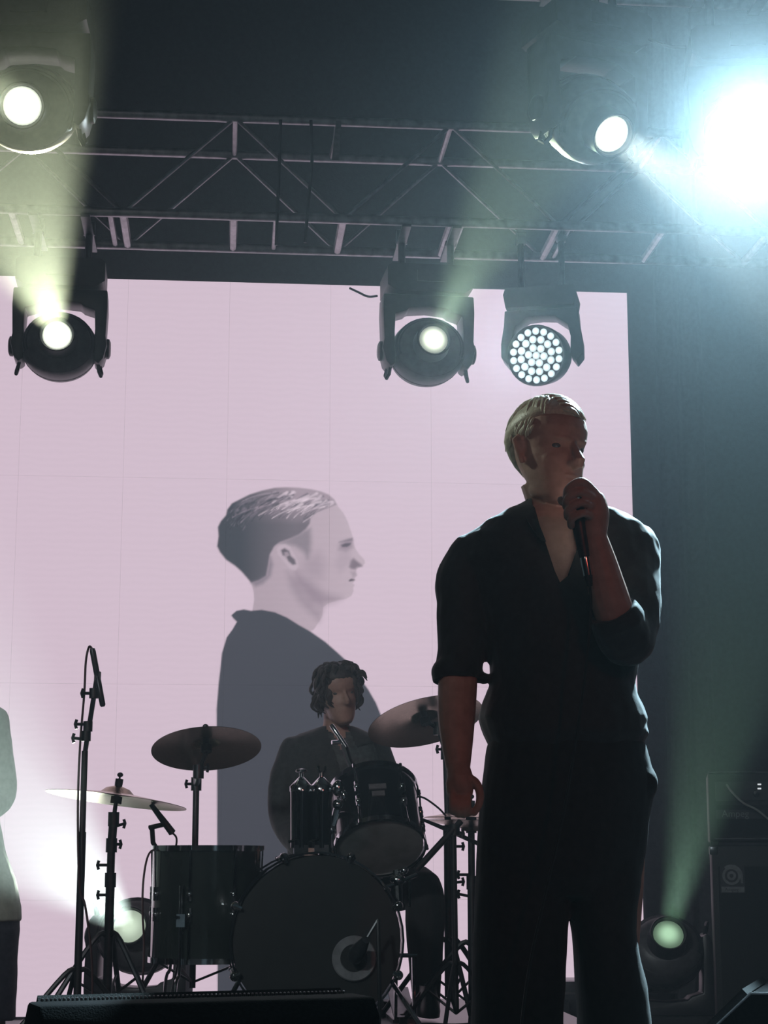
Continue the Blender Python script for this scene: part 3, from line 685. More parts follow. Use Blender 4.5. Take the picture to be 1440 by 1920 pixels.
def cymbal(label, c, nrm, r, m, bell=0.028, name='cymbal', pair=False):
    c = Vector(c); t = thing(name, c, label, 'cymbal')
    def one(c, nrm, bell, nm):
        q = MB(); pr = [(0.0, r), (0.004, r * 0.9), (0.014, r * 0.55), (0.022, r * 0.27), (0.024, r * 0.24), (0.022 + bell * 0.6, r * 0.17), (0.022 + bell, 0.006)]
        q.lathe(pr, c, nrm, 56, caps=False); q.lathe([(h - 0.0018, rr) for h, rr in pr[::-1]], c, nrm, 56, caps=False)
        q.build(nm, m, t, True, 60)
    one(c, nrm, bell, 'plate')
    if pair: one(c - Vector(nrm).normalized() * 0.012, -Vector(nrm), bell, 'lower_plate')
    n = Vector(nrm).normalized()
    q = MB(); q.lathe([(0.018, 0.0), (0.018, 0.012), (0.03 + bell, 0.014), (0.045 + bell, 0.014), (0.046 + bell, 0.0)], c, n, 14); q.build('felt', M_rubber, t)
    q = MB(); q.tube([c - n * 0.02, c + n * (0.065 + bell)], 0.004, 6); q.ell(c + n * (0.06 + bell), (0.011, 0.011, 0.009)); q.build('wing_nut', M_steel, t)
    q = MB(); q.lathe([(-0.012, 0.0), (-0.012, 0.02), (0.012, 0.02), (0.018, 0.0)], c, n, 14); q.build('cup_washer', M_rubber, t)
    return t
# tilted cymbal left of the drummer
c1 = PY(387, 1404, 6.75); cymbal('dark bronze cymbal tipped back, its underside showing above the floor tom', c1, (-0.06, 0.36, 1.0), 0.202, M_bronze2, 0.03)
j = PY(370, 1452, 6.78)
cymbal_stand('dark straight stand behind the floor tom holding the tipped dark cymbal', [c1 - Vector((0, 0.0, 0.012)), PY(372, 1447, 6.78), PY(368, 1470, 6.98), Vector((PY(368, 1470, 6.98).x, 6.98, ZR + 0.12))], (PY(368, 1470, 6.98).x, 6.98, ZR + 0.36), ZR, 0.33, (0.2, 2.4, 4.45), (0.008, 0.013, 0.0125), [(PY(368, 1470, 6.98), (-1, 0, 0)), (PY(372, 1440, 6.78), (1, -0.4, 0))])
# flat crash at far left
c2 = PY(218, 1500, 6.6); cymbal('pale gleaming cymbal seen almost edge-on beside the tall microphone stand', c2, (0.125, 0.05, 1.0), 0.252, M_bronze, 0.03)
bx = PY(210, 1540, 6.6); xh = bx.x
cymbal_stand('stout dark stand under the edge-on pale cymbal, with wing screws down its side', [c2, PY(213, 1536, 6.6), PY(209, 1585, 6.6), (xh, 6.6, PY(209, 1650, 6.6).z), (xh, 6.6, ZR + 0.10)], (xh, 6.6, PY(206, 1755, 6.6).z), ZR, 0.25, (3.5, 5.6, 1.4), (0.008, 0.016, 0.0145, 0.0165), [(PY(206, 1583, 6.6), (1, 0, 0)), (PY(204, 1622, 6.6), (-1, 0, 0)), (PY(204, 1678, 6.6), (-1, 0, 0)), (PY(214, 1550, 6.6), (1, 0, 0.3))])
# crash on the right
c3 = PY(798, 1353, 6.95); cymbal('bronze cymbal leaning over beside the drummer, streaked with light', c3, (-0.19, 0.37, 1.0), 0.226, M_bronze3, 0.03)
xr = PY(840, 1500, 7.0).x
cymbal_stand('black cymbal stand between the drum kit and the singer holding the leaning bronze cymbal', [c3, PY(822, 1366, 6.97), PY(836, 1412, 7.0), (xr, 7.0, PY(840, 1560, 7.0).z), (xr, 7.0, ZR + 0.08)], (xr, 7.0, PY(845, 1765, 7.0).z), ZR, 0.27, (0.6, 2.7, 4.9), (0.008, 0.010, 0.0125, 0.0175), [(PY(838, 1405, 7.0), (-1, 0, 0)), (PY(850, 1587, 7.0), (1, 0, 0)), (PY(850, 1655, 7.0), (1, 0, 0.1))], M_blackm)
# hi-hat
hx = PY(884, 1600, 6.85); ch = PY(868, 1534, 6.85)
ch.x = hx.x - 0.0
cymbal('pair of hi-hat cymbals seen edge-on beside the singer hand', ch, (0.02, 0.0, 1.0), 0.178, M_bronze2, 0.02, 'hi_hat', True)
cymbal_stand('black hi-hat stand close behind the singer leg', [ch + Vector((0, 0, 0.09)), ch - Vector((0, 0, 0.03)), (hx.x, 6.85, PY(884, 1655, 6.85).z), (hx.x, 6.85, ZR + 0.05)], (hx.x, 6.85, ZR + 0.28), ZR, 0.26, (0.9, 3.0, 5.1), (0.005, 0.013, 0.0165), [(PY(878, 1640, 6.85), (-1, 0, 0)), (PY(878, 1680, 6.85), (-1, 0, 0.2))], M_blackm, 'hi_hat_stand')

# microphones and stands
def mic_body(t, p0, p1, r=0.011, m=M_mic):
    p0, p1 = Vector(p0), Vector(p1); L = (p1 - p0).length; q = MB()
    q.lathe([(0, 0.0), (0, r * 0.8), (L * 0.05, r), (L * 0.45, r), (L * 0.46, r * 0.85), (L * 0.5, r * 0.85), (L * 0.51, r), (L * 0.97, r * 0.95), (L, r * 0.6), (L, 0.0)], p0, p1 - p0, 16); q.build('body', m, t)
# tall overhead stand at the left
MY = 6.35; xm = PY(150, 1700, MY).x
t = thing('microphone_stand', (xm, MY, ZR), 'tall black microphone stand with chrome boom, left of the edge-on cymbal', 'stand')
top = Vector((xm, MY, PY(155, 1408, MY).z)); boom1 = PY(182, 1268, MY)
q = MB(); q.tube([(xm, MY, ZR + 0.02), (xm, MY, PY(152, 1560, MY).z)], 0.0135, 10); q.build('tube', M_blackm, t)
q = MB(); q.tube([(xm, MY, PY(152, 1560, MY).z), top], 0.011, 10); q.build('upper_tube', M_blackm, t)
q = MB(); q.tube([top - Vector((0.0, 0, 0.01)), boom1], 0.0085, 8); tag(q.build('boom', M_chrome, t), 'chrome boom arm')
for yy in (1380, 1362, 1300): collar(t, PY(158 + (1400 - yy) * 0.18, yy, MY), M_blackm, 0.016, 0.035)
wing(t, PY(158, 1386, MY), (-1, 0, 0.1), M_blackm); wing(t, PY(163, 1358, MY), (-1, 0, 0), M_blackm); wing(t, PY(175, 1300, MY), (-1, 0, 0), M_blackm)
leg_set(t, Vector((xm, MY, ZR + 0.22)), ZR, 0.21, (3.4, 0.2, 1.9), M_blackm, 0.009)
t = thing('microphone', boom1, 'slim pencil microphone tilted on the tall chrome boom', 'microphone')
mic_body(t, PY(173, 1216, MY - 0.015), PY(193, 1325, MY - 0.015), 0.0105); q = MB(); q.box(PY(183, 1268, MY - 0.008), (0.022, 0.03, 0.03)); q.build('clip', M_blackm, t)
q = MB(); q.tube(catmull([PY(173, 1217, MY - 0.012), PY(167, 1213, MY), PY(161, 1240, MY + 0.01), PY(158, 1300, MY + 0.015), PY(150, 1400, MY + 0.02), PY(146, 1520, MY - 0.02), PY(149, 1660, MY - 0.02), PY(160, 1700, MY - 0.02), PY(172, 1800, MY - 0.03), (PY(180, 1860, MY).x, MY - 0.02, ZR + 0.012), (PY(210, 1860, MY).x, MY + 0.06, ZR + 0.006)], 6), 0.0042, 6)
tag(q.build('microphone_cable', M_cabler), 'thin dark red cable running down the tall microphone stand', 'cable')
# clip mic on the floor tom
t = thing('clip_microphone', PY(290, 1586, 6.75), 'small black microphone clipped to the floor tom rim under the edge-on cymbal', 'microphone')
q = MB(); q.lathe([(0, 0.0), (0, 0.009), (0.09, 0.013), (0.13, 0.014), (0.135, 0.0)], PY(283, 1508, 6.7), PY(322, 1560, 6.7) - PY(283, 1508, 6.7), 14); q.build('body', M_mic, t)
q = MB(); q.tube([PY(306, 1546, 6.7), PY(280, 1552, 6.72)], 0.009, 8); q.tube([PY(285, 1552, 6.72), PY(287, 1580, 6.74), PY(294, 1592, 6.75)], 0.009, 8); q.build('clip', M_rubber, t)
q = MB(); q.tube(catmull([PY(322, 1560, 6.7), PY(331, 1572, 6.7), PY(326, 1592, 6.72), PY(300, 1592, 6.7), PY(280, 1600, 6.66), PY(270, 1640, 6.62), PY(267, 1700, 6.6), PY(270, 1780, 6.6), (PY(270, 1800, 6.6).x, 6.58, ZR + 0.006), (PY(300, 1800, 6.5).x, 6.5, ZR + 0.006)], 6), 0.004, 6)
tag(q.build('microphone_cable', M_cabler), 'dark cable hanging from the clip microphone down the floor tom side', 'cable')
# tom mic on a short boom in front of the drummer
t = thing('tom_microphone', PY(655, 1440, 6.75), 'slim microphone pointing down at the tipped tom in front of the drummer', 'microphone')
mic_body(t, PY(621, 1359, 6.78), PY(650, 1402, 6.76), 0.009, M_chrome); q = MB(); q.tube([PY(645, 1396, 6.77), PY(654, 1425, 6.76), PY(664, 1446, 6.74)], 0.013, 8); q.build('clip', M_blackm, t)
q = MB(); q.tube([PY(622, 1392, 6.76), PY(641, 1391, 6.77)], 0.008, 8); q.build('clamp_screw', M_chrome, t)
# kick mic on a low boom
t = thing('kick_microphone', PY(663, 1797, 6.25), 'dark microphone on a short boom aimed into the bass drum port', 'microphone')
q = MB(); d0 = PY(664, 1796, 6.27); q.lathe([(0, 0.0), (0.002, 0.026), (0.03, 0.03), (0.07, 0.022), (0.11, 0.014), (0.112, 0.0)], d0, PY(682, 1768, 6.2) - d0, 16); q.build('body', M_mic, t)
q = MB(); q.tube([PY(684, 1766, 6.2), PY(709, 1724, 6.2)], 0.006, 8); tag(q.build('boom', M_chrome, t), 'chrome boom arm')
q = MB(); q.tube([PY(709, 1724, 6.2), PY(712, 1880, 6.15), (PY(712, 1880, 6.15).x, 6.2, ZR + 0.01)], 0.007, 8); q.lathe([(0, 0.0), (0, 0.08), (0.012, 0.075), (0.02, 0.0)], (PY(712, 1880, 6.15).x, 6.24, ZR), (0, 0, 1), 20); q.build('base', M_blackm, t)
# boom mic stand by the hi-hat
xs3 = PY(864, 1500, 6.6).x
t = thing('boom_stand', (xs3 + 0.03, 6.62, ZR), 'black boom stand slanting down towards the tipped tom beside the singer', 'stand')
q = MB(); q.tube([PY(864, 1540, 6.6), PY(780, 1632, 6.55)], 0.012, 10); q.build('boom', M_blackm, t)
q = MB(); q.tube([PY(850, 1553, 6.6), Vector((PY(853, 1600, 6.62).x, 6.62, ZR + 0.06))], 0.011, 10); q.build('tube', M_blackm, t)
collar(t, PY(852, 1556, 6.6), M_blackm, 0.02, 0.04); wing(t, PY(850, 1556, 6.6), (1, 0, -0.4), M_blackm)
leg_set(t, Vector((PY(853, 1600, 6.62).x, 6.62, ZR + 0.22)), ZR, 0.22, (0.4, 2.5, 4.4), M_blackm, 0.008)
q = MB(); q.tube([PY(781, 1532, 6.7), PY(830, 1552, 6.7), PY(897, 1582, 6.7)], [0.005, 0.008, 0.008], 8); q.tube(catmull([PY(776, 1494, 6.72), PY(795, 1496, 6.72), PY(822, 1515, 6.71), PY(836, 1530, 6.70)], 4), 0.004, 6); q.build('cross_arm', M_blackm, t)
# pedal pieces between bass drum and hi-hat
t = thing('kick_pedal', (PY(757, 1880, 6.9).x, 6.9, ZR), 'chrome foot pedal standing beside the bass drum', 'pedal')
q = MB(); px0 = PY(757, 1880, 6.9).x
for dx in (-0.035, 0.035): q.tube([(px0 + dx, 6.86, ZR + 0.0), (px0 + dx * 0.9, 6.86, ZR + 0.24)], 0.007, 8)
q.tube([(px0 - 0.045, 6.86, ZR + 0.24), (px0 + 0.045, 6.86, ZR + 0.24)], 0.008, 8); q.build('post', M_chrome, t)
q = MB(); q.box((px0, 7.0, ZR + 0.06), (0.08, 0.3, 0.01), Matrix.Rotation(0.3, 3, 'X')); q.build('footboard', M_steel, t)
q = MB(); q.box((px0, 7.0, ZR + 0.006), (0.09, 0.3, 0.012)); q.build('base_plate', M_steel, t)
# cables on the riser
for lab, pts in (('black cable curling over the riser in front of the pedal', [(0.35, 6.6), (0.5, 6.5), (0.62, 6.55), (0.72, 6.7), (0.84, 6.66), (0.95, 6.75)]), ('black cable lying across the riser beneath the floor tom', [(-0.4, 6.5), (-0.2, 6.45), (0.0, 6.55), (0.1, 6.5), (0.25, 6.35)])):
    q = MB(); q.tube(catmull([(x, y, ZR + 0.007) for x, y in pts], 6), 0.006, 6); tag(q.build('floor_cable', M_cable), lab, 'cable')

# ================================================================== AMPLIFIER
AY = 7.2; ax0 = PY(1333, 1500, AY).x; azt = PY(1385, 1447, AY).z; azm = PY(1385, 1578, AY).z; azc = PY(1385, 1603, AY).z
def text_mesh(txt, size, o, u, w, name, m, parent, ext=0.001):
    cu = bpy.data.curves.new(name, 'FONT'); cu.body = txt; cu.size = size; cu.extrude = ext
    ob = bpy.data.objects.new(name, cu); COL.objects.link(ob)
    bpy.context.view_layer.update()
    dg = bpy.context.evaluated_depsgraph_get(); me = bpy.data.meshes.new_from_object(ob.evaluated_get(dg))
    bpy.data.objects.remove(ob)
    o, u, w = Vector(o), Vector(u), Vector(w); nn = u.cross(w); root = parent
    while root.parent is not None: root = root.parent
    for v in me.vertices: v.co = o + u * v.co.x + w * v.co.y + nn * v.co.z - root.location
    me.materials.clear(); me.materials.append(m)
    r = bpy.data.objects.new(name, me); COL.objects.link(r); r.parent = parent; return r
UX, UZ = Vector((1, 0, 0)), Vector((0, 0, 1))
AW, AD = 0.62, 0.36
t = thing('bass_amplifier', (ax0 + AW / 2, AY + AD / 2, azm), 'black amplifier head sitting on the tall speaker cabinet', 'amplifier')
q = MB(); q.box((ax0 + AW / 2, AY + AD / 2, (azt + azm) / 2), (AW, AD, azt - azm)); q.build('cabinet', M_tolex, t, True, 30, bevel=0.008)
q = MB(); q.box((ax0 + AW / 2, AY - 0.002, azt - 0.075), (AW - 0.06, 0.012, 0.075)); cp = q.build('control_panel', M_panel, t, False)
for k in range(7):
    q = MB(); q.lathe([(0, 0.013), (0.014, 0.011), (0.016, 0.0)], (ax0 + 0.19 + k * 0.06, AY - 0.008, azt - 0.085), (0, -1, 0), 14); q.build('knob', M_blackm, cp)
for k in range(2):
    q = MB(); p = PY(1427, 1470 + 8 * k, AY - 0.01); q.box(p, (0.014, 0.006, 0.006)); tag(q.build('indicator', G_ind, cp, False), 'small lit white indicator')
q = MB(); q.box((ax0 + AW / 2, AY - 0.002, azm + 0.085), (AW - 0.06, 0.01, 0.12)); gr = q.build('grille', M_cloth, t, False)
q = MB(); pl = PY(1352, 1535, AY - 0.01); q.box((pl.x + 0.09, AY - 0.009, PY(1385, 1526, AY).z), (0.19, 0.006, 0.035)); pp = q.build('name_plate', M_panel, gr, False)
text_mesh('Ampeg', 0.038, (pl.x + 0.015, AY - 0.0125, PY(1385, 1531, AY).z), UX, UZ, 'lettering', M_logo, pp)
q = MB(); q.tube([(ax0 + 0.004, AY - 0.001, azt), (ax0 + AW, AY - 0.001, azt)], 0.004, 6); q.tube([(ax0 + 0.02, AY - 0.004, azm + 0.012), (ax0 + AW - 0.02, AY - 0.004, azm + 0.012)], 0.003, 6); tag(q.build('edge_trim', M_alu, t), 'thin bright metal edging')
for dx in (0.02, AW - 0.02):
    q = MB(); q.box((ax0 + dx, AY + 0.02, azm - 0.006), (0.03, 0.04, 0.012)); q.build('foot', M_rubber, t, False)
azm2 = azm - 0.014
AROT = radians(-14); ASH = Vector((0.045, 0, 0)); t.rotation_euler = (0, 0, AROT); AC = t.location.copy(); t.location += ASH
t = thing('speaker_cabinet', (ax0 + AW / 2, AY + AD / 2, 0), 'tall black speaker cabinet with a round emblem badge below the amplifier head', 'speaker')
q = MB(); q.box((ax0 + 0.004 + AW / 2, AY + AD / 2, azm2 / 2), (AW, AD, azm2)); q.build('cabinet', M_tolex, t, True, 30, bevel=0.012)
q = MB(); q.box((ax0 + 0.004 + AW / 2, AY - 0.003, (azc - 0.02) / 2 + 0.01), (AW - 0.05, 0.012, azc - 0.09)); gr = q.build('grille', M_cloth, t, False)
for (x, z) in ((ax0 + 0.02, azm2 - 0.02), (ax0 + 0.02, 0.03)):
    q = MB(); q.box((x - 0.006, AY + 0.012, z), (0.035, 0.035, 0.035)); q.build('corner_cap', M_steel, t, True, 30, bevel=0.006)
q = MB(); c0 = PY(1379, 1648, AY - 0.012); q.box(c0, (0.096, 0.006, 0.112)); bd = q.build('badge', M_panel, t, False)
ec = c0 + Vector((-0.004, -0.005, 0.012))
for r0, r1, a0, a1 in ((0.026, 0.036, 0, 2 * pi), (0.008, 0.018, 0, 2 * pi), (0.036, 0.044, 0.0, pi * 0.72)):
    q = MB(); n = 28
    pts = [(r1 * cos(a0 + (a1 - a0) * k / n), r1 * sin(a0 + (a1 - a0) * k / n)) for k in range(n + 1)]; pin = [(r0 * cos(a0 + (a1 - a0) * k / n), r0 * sin(a0 + (a1 - a0) * k / n)) for k in range(n + 1)]
    vs_ = [ec + UX * x + UZ * z for x, z in pts + pin] + [ec + UX * x + UZ * z + Vector((0, 0.003, 0)) for x, z in pts + pin]; m_ = n + 1
    q.add(vs_, [(k, k + 1, m_ + k + 1, m_ + k) for k in range(n)] + [(k, k + 1, 2 * m_ + k + 1, 2 * m_ + k) for k in range(n)]); q.build('emblem_ring', M_logo, bd)
q = MB(); q.box(ec + Vector((0.040, 0.0, -0.012)), (0.009, 0.004, 0.034)); q.build('emblem_stem', M_logo, bd, False)
q = MB(); q.box(c0 + Vector((0, -0.003, -0.042)), (0.09, 0.005, 0.022)); eb = q.build('emblem_bar', M_logo, bd, False)
text_mesh('Ampeg', 0.019, c0 + Vector((-0.032, -0.0065, -0.048)), UX, UZ, 'lettering', M_panel, eb)
t.rotation_euler = (0, 0, AROT); t.location += ASH
def arot(p): return AC + ASH + Matrix.Rotation(AROT, 3, 'Z') @ (Vector(p) - AC)
q = MB(); q.tube(catmull([arot(PY(1367, 1470, AY - 0.005)), arot(PY(1382, 1484, AY - 0.05)), arot(PY(1404, 1505, AY - 0.06)), arot(PY(1436, 1524, AY - 0.06)), arot(PY(1490, 1580, AY - 0.09)), arot(PY(1530, 1700, AY - 0.09)), arot((PY(1560, 1800, AY).x, AY - 0.12, 0.01)), arot((PY(1600, 1800, AY).x, AY - 0.5, 0.01))], 6), 0.0045, 6)
tag(q.build('instrument_cable', M_cableg), 'pale grey cable plugged into the amplifier head', 'cable')
# equipment case behind the singer legs
t = thing('flight_case', (1.62, 8.35, 0), 'low dark equipment case standing on the floor behind the singer', 'case')
c_ = PY(1130, 1850, 8.3)
q = MB(); q.box((c_.x, 8.35, 0.105), (0.62, 0.3, 0.21)); q.build('body', M_steel, t, True, 30, bevel=0.006)
q = MB(); q.box((c_.x, 8.197, 0.16), (0.62, 0.006, 0.012)); q.build('edge_trim', M_alu, t, False)
for sx in (-0.2, 0.2):
    q = MB(); q.box((c_.x + sx, 8.196, 0.1), (0.05, 0.008, 0.05)); q.build('latch', M_chrome, t, False)

# ================================================================== FLOOR MONITORS
def wedge(label, o, rz, w=0.60, edge=False, name='monitor_wedge', h=0.425):
    o = Vector(o); t = thing(name, o, label, 'speaker'); Rm = Matrix.Rotation(rz, 3, 'Z')
    prof = [(0.0, 0.0), (0.0, h - 0.03), (0.03, h), (0.13, h), (0.46, 0.12), (0.46, 0.0)]   # (depth towards the band, height)
    def Q(x, y, z): return o + Rm @ Vector((x, y, z))
    n = len(prof); q = MB(); q.add([Q(x, y, z) for x in (-w / 2, w / 2) for y, z in prof], [tuple(range(n)), tuple(range(n, 2 * n))] + [(i, (i + 1) % n, n + (i + 1) % n, n + i) for i in range(n)])
    q.build('cabinet', M_wedge, t, True, 30, bevel=0.006)
    q = MB(); vv = [Q(x, y + 0.012, z + 0.012) for x in (-w / 2 + 0.02, w / 2 - 0.02) for y, z in ((0.14, h - 0.004), (0.45, 0.125))] + [Q(x, y, z) for x in (-w / 2 + 0.02, w / 2 - 0.02) for y, z in ((0.14, h - 0.004), (0.45, 0.125))]
    q.add(vv, [(0, 2, 3, 1), (4, 6, 7, 5), (0, 2, 6, 4), (1, 3, 7, 5), (0, 1, 5, 4), (2, 3, 7, 6)]); q.build('grille', M_cloth, t, False)
    if not edge:
        q = MB()
        for k in range(74):
            x = -w / 2 + 0.02 + (w - 0.04) * (k + 0.5) / 74; q.ell(Q(x, 0.125, h + 0.002), (0.0028, 0.004, 0.0035), None, 6, 4)
        g = q.build('grille_edge', M_steel, t); tag(g, 'row of bright perforation points along the grille edge', kind='stuff')
    q = MB(); q.box(Q(0, -0.002, 0.18), (0.16, 0.008, 0.07), Rm); q.build('handle', M_rubber, t, False)
    q = MB(); q.box(Q(0.2, -0.002, 0.08), (0.09, 0.006, 0.06), Rm); q.build('socket_plate', M_panel, t, False)
    if edge:
        for x in (-w / 2, w / 2):
            q = MB(); q.tube([Q(x, y, z) for y, z in ((0.46, 0.12), (0.13, h), (0.03, h), (0.0, h - 0.03))], 0.0035, 6); tag(q.build('edge_trim', M_alu, t), 'thin silver edging')
    return t
pl_, pr_ = PY(62, 1880, 3.12), PY(684, 1867, 3.28)
wv_ = (pr_ - pl_); rz = math.atan2(wv_.y, wv_.x); mid = (pl_ + pr_) / 2
nrm_ = Vector((-sin(rz), cos(rz), 0))
wedge('black floor monitor at the stage edge with a row of bright points along its top', (mid.x - nrm_.x * 0.08, mid.y - nrm_.y * 0.08, 0), rz, Vector((wv_.x, wv_.y, 0)).length, h=mid.z)
e0 = PY(1418, 1864, 4.3)
wedge('black floor monitor with silver edging turned side-on below the amplifier', (e0.x + 0.12 + 0.10, e0.y + 0.28 - 0.04, 0), pi / 2 - radians(22), 0.55, True, h=e0.z)

# ================================================================== PEOPLE
def remesh(mb, name, mtl, parent, voxel, smooth=4, wrinkle=0.0, wscale=14.0, cut=None, seed=0.0, bool_mb=None):
    root = parent
    while root is not None and root.parent is not None: root = root.parent
    me = mb.mesh(name, root.location)
    ob = bpy.data.objects.new(name, me); COL.objects.link(ob)
    md = ob.modifiers.new('r', 'REMESH'); md.mode = 'VOXEL'; md.voxel_size = voxel; md.use_smooth_shade = True
    if smooth:
        ms = ob.modifiers.new('s', 'SMOOTH'); ms.factor = 0.5; ms.iterations = smooth
    bpy.context.view_layer.update()
    dg = bpy.context.evaluated_depsgraph_get(); nm = bpy.data.meshes.new_from_object(ob.evaluated_get(dg))
    bpy.data.objects.remove(ob)
    nm.name = name
    if wrinkle:
        nv = len(nm.vertices); co = np.empty(nv * 3); nm.vertices.foreach_get('co', co); no = np.empty(nv * 3); nm.vertices.foreach_get('normal', no)
        co = co.reshape(-1, 3); no = no.reshape(-1, 3); d = np.empty(nv)
        for i in range(nv):
            c = co[i]
            d[i] = noise.noise(Vector((c[0] * wscale + seed, c[1] * wscale, c[2] * wscale * 0.8 + c[0] * wscale * 0.9))) + 0.4 * noise.noise(Vector((c[0] * wscale * 2.6, c[1] * 2.6 * wscale + seed, c[2] * wscale * 2.0)))
        co = co + no * (d * wrinkle)[:, None]
        nm.vertices.foreach_set('co', co.ravel()); nm.update()
    if bool_mb is not None:
        ob = bpy.data.objects.new('a', nm); COL.objects.link(ob)
        oc = bpy.data.objects.new('b', bool_mb.mesh('b', root.location)); COL.objects.link(oc)
        mdb = ob.modifiers.new('b', 'BOOLEAN'); mdb.operation = 'DIFFERENCE'; mdb.object = oc; mdb.solver = 'EXACT'
        bpy.context.view_layer.update(); dg = bpy.context.evaluated_depsgraph_get(); nm = bpy.data.meshes.new_from_object(ob.evaluated_get(dg)); nm.name = name
        bpy.data.objects.remove(ob); bpy.data.objects.remove(oc)
    if cut is not None:
        bm = bmesh.new(); bm.from_mesh(nm); L = root.location
        kill = [f for f in bm.faces if cut(f.calc_center_median() + L)]
        bmesh.ops.delete(bm, geom=kill, context='FACES'); bm.to_mesh(nm); bm.free()
    for p in nm.polygons: p.use_smooth = True
    nm.materials.clear(); nm.materials.append(mtl)
    o = bpy.data.objects.new(name, nm); COL.objects.link(o); o.parent = parent
    return o
def sl(py, Lp, Rp, Y, hd, n=28, ex=2.4, grow=0.0, yoff=0.0):
    a, b_ = PY(Lp, py, Y), PY(Rp, py, Y); c = (a + b_) / 2; hw = (b_ - a).length / 2 + grow; hd = hd + grow; ring = []
    for k in range(n):
        t = 2 * pi * k / n; ct, st_ = cos(t), sin(t)
        ring.append(Vector((c.x + hw * math.copysign(abs(ct) ** (2 / ex), ct), Y + yoff + hd * math.copysign(abs(st_) ** (2 / ex), st_), c.z)))
    return ring
def limb(mb, pts, n=5, seg=16, grow=0.0, capround=True, capstart=False):
    """pts: (px, py, Y, radius)"""
    q = [(*PY(p[0], p[1], p[2]), p[3] + grow) for p in pts]
    c = catmull(q, n); P_ = [Vector(x[:3]) for x in c]; R_ = [max(0.004, x[3]) for x in c]
    if capround:
        d0 = (P_[0] - P_[1]).normalized(); d1 = (P_[-1] - P_[-2]).normalized()
        P_ = [P_[0] + d0 * R_[0] * 0.75, P_[0] + d0 * R_[0] * 0.45] + P_ + [P_[-1] + d1 * R_[-1] * 0.45, P_[-1] + d1 * R_[-1] * 0.75]
        R_ = [R_[0] * 0.45, R_[0] * 0.85] + R_ + [R_[-1] * 0.85, R_[-1] * 0.45]
    elif capstart:
        d0 = (P_[0] - P_[1]).normalized()
        P_ = [P_[0] + d0 * R_[0] * 0.85, P_[0] + d0 * R_[0] * 0.5] + P_; R_ = [R_[0] * 0.45, R_[0] * 0.88] + R_
    mb.tube(P_, R_, seg)
def head_into(mb, M, k=1.0):
    S = [(-0.121, .062, .030, .018), (-0.114, .077, .014, .031), (-0.100, .086, -.010, .042), (-0.080, .087, -.030, .0505), (-0.055, .0855, -.050, .0575), (-0.03, .085, -.070, .0635), (-.012, .081, -.080, .0675), (0.004, .0765, -.087, .0690),
         (0.016, .080, -.091, .0705), (0.028, .0865, -.094, .0725), (.05, .0875, -.096, .0745), (.072, .080, -.091, .0705), (.092, .063, -.076, .060), (.107, .040, -.052, .042), (.116, .014, -.028, .020)]
    rings = []
    for z, fr, ba, hw in S:
        cy, hd = (fr + ba) / 2, (fr - ba) / 2; ring = []
        for i in range(36):
            t = 2 * pi * i / 36; ct, st_ = cos(t), sin(t); e = 2.25
            ring.append(M @ (Vector((hw * math.copysign(abs(ct) ** (2 / e), ct), cy + hd * math.copysign(abs(st_) ** (2 / e), st_), z)) * k))
        rings.append(ring)
    mb.loft(rings)
    R3 = M.to_3x3()
    def E_(c, r, rot=None):
        mb.ell(M @ (Vector(c) * k), [x * k for x in r], R3 @ rot if rot is not None else R3, 14, 9)
    T = lambda pts, rs: mb.tube([M @ (Vector(p) * k) for p in pts], [r * k for r in rs], 12)
    T([(0, .076, .026), (0, .083, .010), (0, .096, -.010), (0, .1065, -.025), (0, .1045, -.035), (0, .088, -.040)], [.007, .0075, .0098, .0122, .0100, .006])
    for s in (-1, 1):
        E_((s * .0105, .0915, -.031), (.0075, .009, .0065))
        E_((s * .026, .0755, .0235), (.022, .0085, .0065), Matrix.Rotation(s * -0.35, 3, 'Z'))     # brow
        E_((s * .034, .0560, -.022), (.026, .016, .018), Matrix.Rotation(s * -0.5, 3, 'Z'))        # cheek bone
        E_((s * .037, .012, -.080), (.012, .030, .024))                                            # jaw angle
        T([(s * .071, -.004, -.030), (s * .077, -.004, -.018), (s * .083, -.014, .006), (s * .085, -.020, .022), (s * .080, -.012, .030), (s * .074, -.002, .024)], [.006, .0065, .0055, .0055, .0055, .005])
        E_((s * .077, -.009, .002), (.004, .013, .025), Matrix.Rotation(s * 0.45, 3, 'Z'))
    E_((0, .0835, -.0575), (.022, .0085, .0048)); E_((0, .0815, -.0685), (.019, .0085, .0055)); E_((0, .074, -.102), (.021, .014, .013))
def eyes(parent, M, k=1.0):
    for s in (-1, 1):
        q = MB(); q.ell(M @ (Vector((s * .030, .0612, .007)) * k), (.0145 * k, .0115 * k, .0085 * k), M.to_3x3()); q.build('eye', M_eye, parent)
def hair_locks(parent, M, mtl, rnd, regions, k=1.0, cap=None, name='hair'):
    """cap: list of (z, front, back, halfwidth) rings for the main volume; regions: strand roots"""
    mb = MB(); rings = []
    for z, fr, ba, hw in cap:
        cy, hd = (fr + ba) / 2, (fr - ba) / 2
        rings.append([M @ (Vector((hw * cos(2 * pi * i / 28), cy + hd * sin(2 * pi * i / 28), z)) * k) for i in range(28)])
    mb.loft(rings)
    for pts, rad in regions:
        mb.tube([M @ (Vector(p) * k) for p in catmull(pts, 4)], [rad * k * x for x in np.interp(np.linspace(0, 1, 4 * (len(pts) - 1) + 1), [0, .25, .7, 1], [.5, 1, .9, .15])], 6)
    return mb.build(name, mtl, parent, True, 60)
